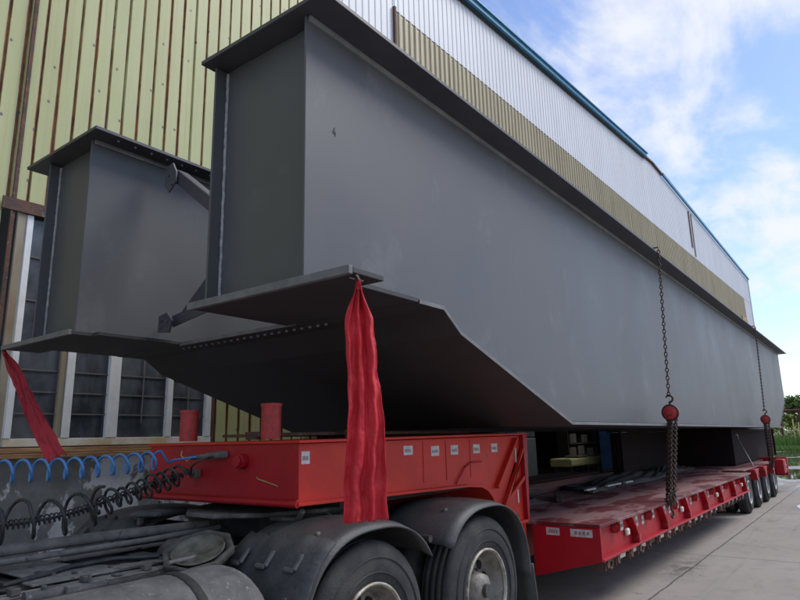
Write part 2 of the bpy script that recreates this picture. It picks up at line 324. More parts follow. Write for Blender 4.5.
# bottom plate that joins both boxes, haunched
prof=[(3.25,2.558),(3.54,2.558),(3.75,2.412),(5.66,1.797),(21.6,1.770),(21.7,1.771),(23.1,1.768),(XE,2.64)]
v=[];fs=[]
for x,z in prof:
    for y in((2.27 if x<21.65 else 2.49),5.93): v+=[(x,y,z),(x,y,z-.022)]
for i in range(len(prof)-1):
    a=i*4; b=a+4
    fs+=[(a,a+2,b+2,b),(a+1,b+1,b+3,a+3),(a,b,b+1,a+1),(a+2,a+3,b+3,b+2)]
fs+=[(0,1,3,2),(b,b+2,b+3,b+1)]
bp=MB().add(v,fs).build('bottom_plate',M['undershade'],G,bevel=.002)
# light painted rim of the plates
rim=MB()
for i in range(len(prof)-4):
    (xa,za),(xb,zb)=prof[i],prof[i+1]
    rim.add([(xa,2.262,za+.003),(xb,2.262,zb+.003),(xb,2.262,zb-.024),(xa,2.262,za-.024),(xa,2.2695,za+.003),(xb,2.2695,zb+.003),(xb,2.2695,zb-.024),(xa,2.2695,za-.024)],[(0,1,2,3),(4,7,6,5),(0,4,5,1),(3,2,6,7)])
rim.build('plate_rim',M['rimedge'],bp)
MB().box(3.235,3.249,3.4,4.87,2.532,2.562).build('plate_rim',M['rimedge'],bp)
for k in range(22): MB().cyl((3.36,3.2+k*.085,2.536),.012,-.014,'z',6).build('bolt',M['edge'],bp)
# cross bracing in the gap
def bar(mb,a,b,w,t,up=(1,0,0)):
    a=Vector(a);b=Vector(b);d=(b-a).normalized();u=Vector(up);u=(u-d*u.dot(d)).normalized();s=d.cross(u)
    v=[p+u*(i*t/2)+s*(j*w/2) for p in(a,b) for i in(-1,1) for j in(-1,1)]
    return mb.add(v,[(0,1,3,2),(4,6,7,5),(0,4,5,1),(2,3,7,6),(0,2,6,4),(1,5,7,3)])
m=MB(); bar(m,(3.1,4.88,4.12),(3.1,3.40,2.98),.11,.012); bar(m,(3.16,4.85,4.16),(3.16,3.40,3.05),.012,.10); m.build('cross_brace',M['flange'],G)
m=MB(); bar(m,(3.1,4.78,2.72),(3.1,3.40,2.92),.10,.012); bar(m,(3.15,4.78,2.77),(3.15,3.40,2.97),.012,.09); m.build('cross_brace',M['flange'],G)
MB().prism([(4.97,4.20),(4.97,4.02),(4.90,3.94),(4.80,4.02),(4.80,4.12),(4.86,4.22)],'x',3.06,3.075).build('gusset_plate',M['girder'],G)
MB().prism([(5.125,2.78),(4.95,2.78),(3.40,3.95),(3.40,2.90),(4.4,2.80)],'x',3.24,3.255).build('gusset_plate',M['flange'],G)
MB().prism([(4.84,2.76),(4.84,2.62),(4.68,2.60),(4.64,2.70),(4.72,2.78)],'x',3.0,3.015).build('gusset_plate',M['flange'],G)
for yy,zz in((4.79,2.72),(4.79,2.66),(4.70,2.70),(4.9,4.1),(4.84,4.0)): MB().cyl((3.0 if zz<3 else 3.055,yy,zz),.010,-.014,'x',6).build('bolt',M['girder'],G)
# small marking on web
mk=MB()
def stroke(mk,pts,y,w=.010):
    for (x0,z0),(x1,z1) in zip(pts,pts[1:]):
        d=Vector((x1-x0,0,z1-z0)).normalized(); n=Vector((-d.z,0,d.x))*w/2
        a=Vector((x0,y,z0)); b=Vector((x1,y,z1)); mk.add([a-n,b-n,b+n,a+n],[(0,1,2,3)])
stroke(mk,[(2.70,3.63),(2.682,3.59),(2.71,3.588)],2.4975,.006); stroke(mk,[(2.703,3.61),(2.703,3.57)],2.4965,.006)
mk.build('chalk_mark',M['dark'],G)
# ------------------------------------------------------------------ support beams under the rear
def supp(x0,x1,y0,label,seed,y1=5.1):
    T=thing('support_beam',label,'steel beam',((x0+x1)/2,4.6,.86),'dark support beams under the girder')
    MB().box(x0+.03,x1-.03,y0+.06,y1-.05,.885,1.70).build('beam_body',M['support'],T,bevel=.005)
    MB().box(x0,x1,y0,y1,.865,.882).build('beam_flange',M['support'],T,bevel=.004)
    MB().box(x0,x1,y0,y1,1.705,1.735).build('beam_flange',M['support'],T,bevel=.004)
    n=int((x1-x0)/2.2)
    for k in range(n+1):
        if k in(0,n): x=x0+.05+(x1-x0-.12)*k/max(n,1); MB().box(x,x+.02,y0+.01,y0+.059,.882,1.703).build('stiffener',M['support'],T)
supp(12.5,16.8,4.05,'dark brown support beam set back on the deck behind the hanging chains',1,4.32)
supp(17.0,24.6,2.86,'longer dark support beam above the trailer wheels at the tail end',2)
# ------------------------------------------------------------------ trailer
T=thing('lowbed_trailer','long red multi axle lowbed trailer with raised gooseneck carrying the girder','trailer',(12,3.8,0))
def sticker(x0,x1,z0,z1,y,par,axis='y'):
    if axis=='y':
        o=MB().add([(x0,y,z0),(x1,y,z0),(x1,y,z1),(x0,y,z1)],[(0,1,2,3)]).build('sticker',M['sticker'],par)
        mk=MB(); w=x1-x0; h=z1-z0
        r=random.Random(int(x0*100))
        for k in range(5):
            a=x0+w*(.12+.15*k); mk.add([(a,y-.0015,z0+h*.3),(a+w*.10,y-.0015,z0+h*.3),(a+w*.10,y-.0015,z0+h*(.5+.2*r.random())),(a,y-.0015,z0+h*.65)],[(0,1,2,3)])
        mk.build('sticker_print',M['stickmark'],o)
    else:
        o=MB().add([(y,x0,z0),(y,x1,z0),(y,x1,z1),(y,x0,z1)],[(0,1,2,3)]).build('sticker',M['sticker'],par)
        mk=MB(); w=x1-x0;h=z1-z0
        for k in range(4):
            a=x0+w*(.15+.18*k); mk.add([(y-.0015,a,z0+h*.3),(y-.0015,a+w*.11,z0+h*.3),(y-.0015,a+w*.11,z0+h*.7),(y-.0015,a,z0+h*.7)],[(0,1,2,3)])
        mk.build('sticker_print',M['stickmark'],o)
YG0,YG1=2.95,4.65; XG=2.88
gn=MB().prism([(XG,1.665),(XG,1.30),(4.9,1.27),(5.15,1.25),(5.32,1.15),(5.42,1.0),(5.46,.82),(5.46,.30),(6.06,.30),(6.06,1.685)],'y',YG0+.045,YG1-.045)
gn=gn.build('gooseneck',M['redside'],T,bevel=.004)
# front face plate; darker red carries its shade away from the sun
MB().box(XG-.006,XG-.0005,YG0+.02,YG1-.02,1.322,1.665).build('front_shade_plate',M['red'],gn)
# top plate (slightly proud) and bottom flange following the curve
MB().prism([(XG-.02,1.667),(6.12,1.692),(6.12,1.712),(XG-.02,1.687)],'y',YG0,YG1).build('top_plate',M['redside'],gn,bevel=.003)
low=[(XG-.03,1.306),(4.9,1.276),(5.13,1.256),(5.24,1.215),(5.32,1.155),(5.38,1.08),(5.42,.99),(5.445,.90),(5.455,.82),(5.455,.30)]
v=[];fs=[]
for i,(x,z) in enumerate(low):
    a=Vector(low[max(i-1,0)]); b=Vector(low[min(i+1,len(low)-1)]); d=(b-a).normalized(); n=Vector((d.y,-d.x))
    for y in(YG0-.01,YG1+.01):
        v+=[(x,y,z),(x+n.x*.022,y,z+n.y*.022)] if False else [(x,y,z),(x-abs(d.y)*.022,y,z-abs(d.x)*.022)]
for i in range(len(low)-1):
    a=i*4;b=a+4; fs+=[(a,a+2,b+2,b),(a+1,b+1,b+3,a+3),(a,b,b+1,a+1),(a+2,a+3,b+3,b+2)]
fs+=[(0,1,3,2),(b,b+2,b+3,b+1)]
MB().add(v,fs).build('bottom_flange',M['redside'],gn,bevel=.003)
MB().tube([(XG-.03,YG0,1.296),(XG-.03,YG1+.01,1.296)],.022,8).build('front_lip',M['red'],gn)
for sg,(y0,y1) in enumerate(((YG0,YG0+.044),(YG1-.044,YG1))):
    MB().prism([(6.03,.86),(6.065,.86),(6.12,1.69),(6.02,1.69)],'y',y0-(0.0),y1).build('end_post',M['red'],gn,bevel=.003)
    MB().prism([(5.90,1.664),(5.925,1.664),(5.47,1.20),(5.445,1.22)],'y',y0,y1).build('stiffener',M['redside'],gn,bevel=.002)
    MB().prism([(5.99,1.66),(6.015,1.66),(5.56,1.0),(5.53,1.02)] if 0 else [(6.095,1.60),(6.095,1.66),(5.62,1.04),(5.59,1.06)],'y',y0+.002,y1-.002).build('stiffener',M['redside'],gn,bevel=.002)
    MB().prism([(6.02,1.25),(6.02,1.29),(5.58,1.06),(5.58,1.02)],'y',y0+.004,y1-.004).build('stiffener',M['redside'],gn,bevel=.002)
    MB().box(5.47,6.03,y0,y1,.84,.865).build('stiffener',M['redside'],gn)
ys=YG0+.043
for px0 in (2.92,3.62,4.40,4.70,5.08,5.42): 
    sticker(px0,px0+(.075 if px0<3 else .03 if px0==3.62 else .12),1.535,1.615,ys,gn)
sticker(4.02,4.14,1.555,1.625,ys,gn)
for z in(1.42,1.03): MB().box(5.90,5.925,ys-.006,ys,z,z+.14).build('reflector_strip',M['sticker'],gn)
# raised outline of stencilled panel seams on the side
for x in(3.62,4.28,4.62,5.02): MB().box(x,x+.006,ys-.002,ys+.001,1.33,1.655).build('seam',M['red'],gn)
# hand rail loop drawn on the side
MB().tube([(4.75,ys-.012,1.29),(4.9,ys-.012,1.42),(5.02,ys-.012,1.46),(5.2,ys-.012,1.46)],.007,6).build('hose_clip_rail',M['red'],gn)
# items on front face
c=MB().cyl((XG-.007,3.50,1.555),.052,-.05,'x',8); c.cyl((XG-.057,3.50,1.555),.04,-.02,'x',8); c.build('round_cap',M['red'],gn,bevel=.003)
g_=MB().box(XG-.05,XG-.007,3.97,4.05,1.44,1.50); g_.tube([(XG-.05,4.01,1.47),(XG-.10,4.03,1.49)],.02,8); g_.build('hose_coupling',M['chassis'],gn,bevel=.004)
g_=MB().tube([(XG-.007,3.68,1.60),(XG-.05,3.70,1.60),(XG-.06,3.82,1.592)],.026,10); g_.tube([(XG-.06,3.82,1.592),(XG-.065,4.02,1.583)],.017,8); g_.build('hose_coupling',M['chassis'],gn)
MB().tube([(XG-.012,3.15,1.40),(XG-.012,3.34,1.44),(XG-.012,3.36,1.455)],.005,5).build('scratch_wire',M['wood'],gn)
# posts on the gooseneck
def post(x,y,h,r,mt='hoistred'):
    p=MB().lathe([(r,0),(r,h)],(x,y,1.70),'z',20); p.lathe([(r+.006,h-.022),(r+.006,h),(r-.012,h),(r-.012,h-.05),(0.001,h-.05)],(x,y,1.70),'z',20,False)
    p.build('post',M[mt],T)
post(3.04,3.42,.245,.07); post(3.10,4.47,.245,.07)
for x,y in((3.35,3.95),(3.85,3.35),(4.4,4.2)): post(x,y,.06,.075,'rust')
MB().box(3.3,5.9,3.5,4.3,1.722,1.745).build('packing_board',M['rust'],T)
# deck
YD0,YD1=2.25,5.35; DX0,DX1=6.1,14.62; ZD=.84
dk=MB().box(DX0,14.9,YD0+.004,YD1-.004,ZD-.03,ZD).build('deck',M['reddeck'],T,bevel=.003)
MB().box(14.9,21.3,2.85,4.75,ZD-.03,ZD+.02).build('deck',M['reddeck'],T,bevel=.003)
# side beams: recessed web, top edge and bottom flange
for y0,y1,s in((YD0,YD0+.10,1),(YD1-.10,YD1,-1)):
    yo=YD0 if s==1 else YD1; 
    sb=MB().box(DX0+.012,DX1,min(yo+s*.075,yo+s*.095),max(yo+s*.075,yo+s*.095),.53,ZD-.031).build('side_beam',M['red'],T)
    ff=MB().box(DX0+.032,DX1,y0,y1,.505,.529).build('side_flange',M['red'],sb,bevel=.003)
    for k in range(7):
        x=7.28+k*1.16
        if x>DX1: continue
        # triangular rib with rounded foot + round lashing boss
        a=yo; b=yo+s*.074
        rib=MB().prism([(x-.20,ZD-.032),(x-.17,ZD-.032),(x+.045,.60),(x+.05,.53),(x-.03,.53),(x-.03,.60)],'y',min(a,b)+.001,max(a,b)).build('rib',M['red'],sb,bevel=.003)
        MB().cyl((x,yo-s*.002,.585),.035,s*.03,'y',12).build('boss',M['hoistred'],rib)
        rg=MB().lathe([(.055,0),(.055,s*.05),(.02,s*.05),(.02,0)],(x-.62,yo+s*.02,.75),'y',14,False); rg.build('lashing_ring',M['hoistred'],sb)
        sticker(x-.40,x-.31,.69,.79,yo+s*.072,sb); sticker(x+.10,x+.20,.67,.78,yo+s*.072,sb); sticker(x+.34,x+.42,.67,.76,yo+s*.072,sb) 
        if k%2==0: MB().box(x-.30,x-.22,min(yo+s*.03,yo+s*.07),max(yo+s*.03,yo+s*.07),.63,.70).build('reflector_lamp',M['cream'],sb,bevel=.012)
# front bulkhead of deck
MB().prism([(YD0+.006,.51),(YD0+.006,ZD-.032),(2.949,ZD-.032),(2.949,.32)],'x',DX0,DX0+.03).build('bulkhead',M['red'],T,bevel=.003)
MB().prism([(YD1-.006,.51),(YD1-.006,ZD-.032),(4.651,ZD-.032),(4.651,.32)],'x',DX0,DX0+.03).build('bulkhead',M['red'],T,bevel=.003)
sticker(2.33,2.55,.72,.79,DX0-.002,T,'x'); sticker(2.66,2.80,.72,.79,DX0-.002,T,'x')
MB().box(DX0+.04,15,2.6,2.75,.45,.80).build('frame_beam',M['red'],T); MB().box(DX0+.04,15,4.85,5.0,.45,.80).build('frame_beam',M['red'],T)
MB().box(DX0+.04,21.2,3.2,3.35,.42,.80).build('frame_beam',M['red'],T); MB().box(DX0+.04,21.2,4.25,4.40,.42,.80).build('frame_beam',M['red'],T)
# winches and rusty lashing gear hanging below the side beam
for k in range(22):
    r=random.Random(k); x=6.30+k*.36+r.uniform(-.04,.04); w=r.uniform(.8,1.2)
    o=MB(); o.box(x-.09*w,x+.08,2.29,2.43,.478,.503); o.cyl((x,2.285,.458),.026*w,.14,'y',10); o.cyl((x,2.28,.455),.036*w,.018,'y',8); o.box(x-.06,x-.045,2.29,2.43,.40,.48); o.box(x+.05,x+.065,2.29,2.43,.40,.48)
    if k%3==0: o.tube([(x+.03,2.30,.44),(x+.08,2.29,.40),(x+.13,2.30,.405),(x+.16,2.30,.45)],.012,6)
    o.build('lashing_winch',M['rust'],T)
    MB().box(x+.10,x+.24+.05*w,2.31,2.36,.435,.500).build('timber_strip',M['cream'] if k%4 else M['rust'],T,bevel=.004)
# rear fenders + light bar
def wheel(x,y,rad,wid,parent,rimr,rm,lip,face=-1,deep=.0,holes=0,dual=True,n=48):
    """y = outer face position; face -1: outer side looks to -y"""
    s=-face; c=(x,y,rad)
    W=MB().lathe([(rimr+.01,s*(deep+.05)),(.12,s*(deep+.055))],c,'y',n)  # dummy disc carrier replaced below
    root=MB(); pr=[(rimr,s*.012),(rimr-.012,s*.02),(rimr-.035,s*(.04+deep*.4)),(rimr-.055,s*(deep*.9+.03)),(rimr-.075,s*(deep+.05)),(.14,s*(deep+.03)),(.125,s*(deep+.0)),(.115,s*(deep-.06 if deep>.05 else deep-.01)),(.06,s*(deep-.075 if deep>.05 else deep-.02)),(.0005,s*(deep-.078 if deep>.05 else deep-.022))]
    root.lathe(pr,c,'y',n); rim=root.build('wheel',M[rm],parent)
    tw=[(rimr-.004,s*.02),(rimr+.012,s*.004),(rimr+.05,s*-.004),(rimr+.11,s*-.012),(rad-.075,s*-.002),(rad-.045,s*.004),(rad-.035,s*.010),(rad-.012,s*.022),(rad-.003,s*.045)]
    g=wid/5.2
    for k in range(1,5):
        o=.0+k*g+.02
        tw+=[(rad,s*(o-.006)),(rad-.014,s*(o-.004)),(rad-.014,s*(o+.004)),(rad,s*(o+.006))]
    tw+=[(rad-.003,s*(wid-.045)),(rad-.02,s*(wid-.02)),(rad-.1,s*(wid-.002)),(rimr+.01,s*wid),(rimr-.004,s*(wid-.02))]
    ty=MB().lathe(tw,c,'y',64)
    # moulded ring ridges on the sidewall and shoulder lugs
    for rr in(rimr+.055,rad-.10): ty.lathe([(rr,s*-.006),(rr+.004,s*-.015),(rr+.008,s*-.006)],c,'y',64)
    ty.build('tyre',M['tyre'],rim)
    if dual:
        t2=MB().lathe([(rimr-.004,s*(wid+.06)),(rimr+.1,s*(wid+.045)),(rad-.03,s*(wid+.06)),(rad,s*(wid+.09)),(rad,s*(2*wid+.02)),(rad-.1,s*(2*wid+.06)),(rimr,s*(2*wid+.05))],c,'y',48); t2.build('tyre',M['tyre'],rim)
    lp=MB().lathe([(rimr+.004,s*.010),(rimr+.004,s*-.008),(rimr-.010,s*-.010),(rimr-.016,s*.012)],c,'y',n); lp.build('rim_lip',M[lip],rim)
    if holes:
        hm=MB(); nm=MB()
        for k in range(holes):
            a=2*PI*(k+.5)/holes; q=.192
            hm.cyl((x+q*cos(a),y+s*(deep+.030),rad+q*sin(a)),.034,s*.03,'y',16)
            a2=2*PI*k/10; nm.cyl((x+.136*cos(a2),y+s*(deep+.032),rad+.136*sin(a2)),.014,-s*.03,'y',6)
        hm.build('vent_holes',M['black'],rim); nm.build('wheel_nuts',M['rust'],rim)
        MB().cyl((x,y+s*(deep-.078),rad),.05,s*-.03,'y',12).build('hub_cap',M['chassis'],rim)
    return rim
for x in(15.3,16.6,17.9,19.25):
    wheel(x,2.38,.42,.22,T,.235,'silver','silver',-1,.03,0)
    wheel(x,5.22,.42,.22,T,.235,'silver','silver',1,.03,0)
    MB().tube([(x,2.6,.42),(x,5.0,.42)],.06,8).build('axle',M['dark'],T)
for i,x in enumerate((15.95,17.25,18.58)):
    for ya,yb in((2.28,2.80),(4.80,5.32)):
        MB().prism([(x-.30,.858),(x+.30,.858),(x+.14,.76),(x+.06,.62),(x-.06,.62),(x-.14,.76)],'y',ya,yb).build('wheel_arch',M['red'],T,bevel=.01)
for ya,yb in((2.28,2.80),(4.80,5.32)): MB().box(14.9,19.4,ya+.1,yb,.862,.88).build('deck_edge',M['reddeck'],T)
MB().box(19.5,21.2,2.5,5.1,.60,.80).build('tail_frame',M['red'],T,bevel=.01)
lb=MB().box(21.2,21.35,2.25,5.35,.42,.92).build('light_board',M['red'],T,bevel=.01)
for y in(2.27,5.03): MB().box(20.6,21.19,y,y+.22,.50,.88).build('tail_box',M['red'],T,bevel=.02)
for z in(.55,.66): MB().cyl((20.9,2.268,z+.05),.04,-.02,'y',12).build('side_lamp',M['sticker'],T)
MB().box(3.4,5.3,3.1,4.5,1.22,1.268).build('coupler_plate',M['dark'],T)

# ------------------------------------------------------------------ tractor truck
K=thing('tractor_truck','dusty truck tractor rear chassis with tandem wheels and black mudguards coupled under the gooseneck','truck',(3.6,3.8,0))
RX=(3.10,4.46); TR=.54
for x in RX:
    wheel(x,2.56,TR,.27,K,.30,'rim','rimlip',-1,.095,10)
    wheel(x,5.04,TR,.27,K,.30,'rim','rimlip',1,.13,10)
    MB().tube([(x,2.9,TR),(x,4.7,TR)],.085,12).build('axle',M['chassis'],K); MB().lathe([(.02,-.28),(.16,-.2),(.22,0),(.16,.2),(.02,.28)],(x,3.8,TR),'y',20).build('differential',M['chassis'],K)
def rail(y0,s):
    MB().box(-1.5,5.35,y0,y0+s*.09,.985,1.0).build('frame_rail_flange',M['dusty'],K,bevel=.004)
    m=MB(); m.box(-1.5,5.35,y0,y0+s*.09,.72,.735); m.box(-1.5,5.35,y0,y0+s*.010,.735,.985); return m.build('frame_rail',M['chassis'],K,bevel=.004)
rail(3.36,1); rail(4.24,-1)
for x in(1.55,2.45,3.78,5.2): MB().box(x,x+.12,3.375,4.225,.76,.97).build('cross_member',M['chassis'],K,bevel=.01)
# gusset plate with cut-outs near the rail (triangular web plate)
MB().prism([(1.55,3.46),(2.5,3.46),(2.05,3.62),(1.95,3.78),(1.9,4.14),(1.62,4.14),(1.62,3.75),(1.55,3.6)],'z',1.004,1.016).build('frame_gusset',M['dusty'],K,bevel=.004)
for x,y in((1.7,3.75),(1.75,3.95),(1.8,3.55),(2.0,3.55),(1.72,3.62)): MB().cyl((x,y,1.016),.017,.012,'z',6).build('frame_bolt',M['chassis'],K)
# pipes running over the frame
MB().tube([(-.5,4.20,1.09),(1.2,4.16,1.10),(2.2,4.10,1.11),(3.0,4.05,1.10)],.034,10).build('pipe',M['dusty'],K)
MB().tube([(-.5,4.03,1.05),(1.2,4.0,1.06),(2.4,3.92,1.075),(3.0,3.9,1.09)],.018,8).build('pipe',M['dusty'],K)
MB().tube([(2.2,3.30,1.03),(2.8,3.25,1.06),(3.1,3.2,1.12)],.012,8).build('pipe',M['dusty'],K)
MB().tube([(1.45,3.56,1.02),(1.7,3.62,1.03),(1.85,3.70,1.03),(2.1,3.68,1.035),(2.3,3.55,1.03)],.014,8).build('pipe',M['blackhose'],K)
# coils of loose hose between the rails and grimy gearbox
for i,(cx,cy,rr,zz) in enumerate(((2.30,3.82,.14,.90),(2.31,3.83,.13,.93),(1.35,3.75,.22,.86),(1.33,3.76,.19,.90),(1.30,3.74,.15,.93))):
    MB().tube([(cx+rr*cos(a*PI/12)*1.3,cy+rr*sin(a*PI/12)*.8,zz+.03*sin(a*PI/6+i)) for a in range(24)],.017,8,closed=True).build('hose_coil',M['blackhose'] if i>1 else M['chassis'],K)
gb=MB()
r=random.Random(4)
gb.sheet(lambda u,v:(-.5+3.6*u,3.38+.84*v,.80+.07*sin(9*u+3*v)+.05*sin(17*v+5*u)+.04*sin(31*u)*sin(23*v)),60,16); gb.build('gearbox_cover',M['dark'],K)
MB().lathe([(.001,-.25),(.10,-.25),(.13,-.2),(.13,.2),(.10,.25),(.001,.25)],(2.75,3.8,.95),'x',16).build('drive_shaft',M['chassis'],K)
# fifth wheel
fw=MB().prism([(2.95,3.38),(3.35,3.22),(3.9,3.28),(4.1,3.6),(4.1,4.0),(3.9,4.32),(3.35,4.38),(2.95,4.22),(2.75,3.95),(2.75,3.65)],'z',1.185,1.215).build('fifth_wheel',M['chassis'],K,bevel=.006)
MB().box(3.1,3.9,3.35,4.25,1.02,1.18).build('fifth_wheel_base',M['dark'],fw)
MB().tube([(3.0,3.35,1.18),(2.95,3.05,1.19),(2.92,2.98,1.25)],.018,8).build('release_handle',M['chassis'],fw)
o=MB().prism([(2.6,4.42),(2.75,4.55),(3.0,4.45),(3.0,4.3),(2.75,4.26)],'z',1.17,1.20); o.box(2.66,2.70,4.38,4.42,1.0,1.17); o.build('slipway_ramp',M['tank'],K,bevel=.008)
# lid: octagonal dish leaning on the rail
def octo():
    c=Vector((2.37,3.27,1.075)); u=Vector((.22,-.96,-.10)).normalized(); w=Vector((.90,.18,.42)); w=(w-u*w.dot(u)).normalized(); n=u.cross(w).normalized()
    if n.z<0: n=-n
    mb=MB(); rings=[]
    def ring(sc,h,rot=0): return [c+u*(.215*sc*cos((k+.5)*PI/4))+w*(.20*sc*sin((k+.5)*PI/4))+n*h for k in range(8)]
    def oval(sc,h): return [c+u*(.215*sc*cos((k+.5)*PI/4))+w*(.20*sc*sin((k+.5)*PI/4))+n*h for k in range(8)]
    rr=[ring(1,-.035),ring(1.02,.0),ring(.97,.012),ring(.88,.006),ring(.72,-.022),ring(.55,-.03),ring(.3,-.032)]
    vs=[p for q in rr for p in q]; fs=[(i*8+k,i*8+(k+1)%8,(i+1)*8+(k+1)%8,(i+1)*8+k) for i in range(6) for k in range(8)]+[tuple(range(48,56))]+[tuple(range(8))[::-1]]
    mb.add(vs,fs); return mb.build('octagonal_dish',M['dish'],K,bevel=.006)
od=octo()
def lens():
    c=Vector((2.37,3.27,1.075)); u=Vector((.22,-.96,-.10)).normalized(); w=Vector((.90,.18,.42)); w=(w-u*w.dot(u)).normalized(); n=u.cross(w).normalized()
    if n.z<0: n=-n
    N=28; vs=[]; R_=((.80,.006),(.76,.012),(.72,-.004),(.55,-.016),(.35,-.022),(.02,-.024))
    for sc,h in R_: vs+=[c+u*(.20*sc*cos(2*PI*k/N))+w*(.185*sc*sin(2*PI*k/N))+n*h for k in range(N)]
    return MB().add(vs,[(i*N+k,i*N+(k+1)%N,(i+1)*N+(k+1)%N,(i+1)*N+k) for i in range(5) for k in range(N)],True).build('dish_centre',M['lens'],od)
lens()
MB().tube([(2.40,3.30,1.04),(2.44,3.38,.99)],.02,8).build('dish_stem',M['chassis'],od)
# loose cables and lines lying in the frame
q_=random.Random(21)
for i in range(4):
    y=3.52+.08*i+q_.uniform(-.03,.03); pts=[(-.3+.42*k,y+q_.uniform(-.07,.07),.965+q_.uniform(-.05,.07)) for k in range(8)]
    MB().tube(smooth_path(pts,5),q_.uniform(.008,.016),7).build('frame_cable',M['blackhose'],K)
for i in range(10):
    x=.9+.17*i; MB().box(x,x+.045,3.355,3.40,1.001,1.012+.02*(i%2)).build('cable_clip',M['chassis'],K,bevel=.003)
for i in range(8): MB().cyl((.8+.21*i,3.357,.90),.014,-.014,'y',6).build('frame_bolt',M['tank'],K)
# tank on the near side, ahead of the wheels
def tank():
    mb=MB(); prof=[(.001,.0)]+[(.345*sin(a*PI/20),.24-.24*cos(a*PI/20)) for a in range(1,11)]+[(.345,3.2)]
    prof=[(r,-o) for r,o in prof]
    return mb.lathe(prof,(2.43,2.86,.715),'x',40).build('air_tank',M['tank'],K)
tk=tank()
for x in(1.92,1.2): MB().lathe([(.347,0),(.352,.003),(.352,.047),(.347,.05)],(x,2.86,.715),'x',36).build('tank_strap',M['dark'],tk)
MB().tube([(.6,2.95,1.05),(1.2,3.02,1.02),(1.5,3.05,1.01),(1.68,3.02,1.02),(1.85,3.10,1.0),(2.1,3.26,.99)],.022,8).build('pipe',M['blackhose'],K)
vb=MB().tube([(1.42,3.24,1.0),(1.60,3.22,1.005)],.032,10); vb.tube([(1.64,3.20,1.0),(1.78,3.19,1.0)],.028,8); vb.cyl((1.70,3.20,1.02),.010,.05,'z',6); vb.cyl((1.5,3.23,1.03),.015,.02,'z',6); vb.box(1.58,1.64,3.17,3.27,.975,1.035); vb.build('air_valve',M['tank'],K,bevel=.004)
# mudguards
def SE(a,r): return r/((abs(cos(a))**2.5+abs(sin(a))**2.5)**.4)
def guard(cx,a0,a1,r,y0=2.50,y1=3.22,tilt=.0):
    def fn(u,v):
        a=R(a0+(a1-a0)*u); rr=SE(a,r)+.024*sin(PI*v); y=y0+(y1-y0)*v
        e=.02 if (v<.02) else 0
        return (cx+rr*cos(a),y,TR+rr*sin(a)-e)
    return fn
def guards(y0,y1):
    g1=MB().sheet(guard(RX[0],170,36,.635,y0,y1),30,8).build('mudguard',M['fender'],K,solid=.012)
    g2=MB().sheet(guard(RX[1],144,2,.635,y0,y1),36,8).build('mudguard',M['fender'],K,solid=.012)
    xf=RX[1]+.66
    MB().sheet(lambda u,v:(xf+.02+.07*u+.02*sin(6*v),y0+(y1-y0)*v,.63-.42*u),8,6).build('mud_flap',M['fender'],g2,solid=.014)
    f=MB().sheet(lambda u,v:(RX[0]-.66-.05*u+.01*sin(5*v),y0-.01+(y1-y0+.02)*v,.80-.45*u),8,6).build('mud_flap',M['flap'],g1,solid=.02)
    for yy in(y0+.12,y0+.38): MB().box(RX[0]-.70,RX[0]-.672,yy,yy+.03,.62,.80).build('flap_clip',M['black'],f,bevel=.005)
    # torn upper edge of rubber flap lying over the guard
    rr=random.Random(3); ed=[rr.uniform(0,.05) for _ in range(13)]
    def rf(u,v):
        a=R(176-(50+ed[int(v*12)]*110)*u); q=SE(a,.672)+.012*sin(5*v)
        return (RX[0]+q*cos(a),y0-.012+(y1-y0+.02)*v,TR+q*sin(a))
    rfo=MB().sheet(rf,8,12).build('rubber_flap',M['flap'],g1,solid=.018)
    for vv in(.18,.50,.80):
        for aa,h in((160,.10),(138,.05)):
            a=R(aa); q=SE(a,.692); px,pz=RX[0]+q*cos(a),TR+q*sin(a); yy=y0+(y1-y0)*vv
            d=Vector((-sin(a),0,cos(a))); bb=MB(); bar(bb,(px+d.x*h,yy,pz+d.z*h),(px-d.x*h,yy,pz-d.z*h),.03,.02,(cos(a),0,sin(a))); bar(bb,(px+d.x*h,yy,pz+d.z*h),(px+d.x*h,yy+.08,pz+d.z*h),.03,.02,(cos(a),0,sin(a))); bb.build('rubber_ridge',M['slot'],rfo,bevel=.006)
    if y0<3:
        for x,zz,yy in((3.02,1.176,2.78),(4.40,1.176,2.82),(4.05,1.02,2.9),(4.2,1.10,2.66)):
            pass
    # slots
    for cx,g in((RX[0],g1),(RX[1],g2)):
        MB().sheet(lambda u,v:(cx+.69*cos(R(97-6*u)),y0+.3+.025*v+.12*u,TR+.688*sin(R(97-6*u))),4,2).build('slot',M['black'],g)
        for aa,yy in((118,.2),(60,.25),(64,.5)): 
            a=R(aa); MB().lathe([(.0005,.0),(.016,.0),(.016,-.02)],(cx+(SE(a,.65)+.018)*cos(a),y0+yy,TR+(SE(a,.65)+.022)*sin(a)),'z',8).build('fixing_bolt',M['chassis'],g)
guards(2.50,3.22); guards(4.38,5.10)
for x in(3.78,5.12): MB().tube([(x,2.6,1.0),(x,5.0,1.0)],.025,8).build('guard_bracket',M['dark'],K)
MB().box(3.9,4.3,3.3,3.36,1.0,1.15).build('lock_plate',M['dark'],K); bk=MB().tube([(3.35,3.35,1.0),(3.4,3.30,1.12),(3.6,3.28,1.14)],.03,8); bk.build('lock_bracket',M['dark'],K,bevel=.005)
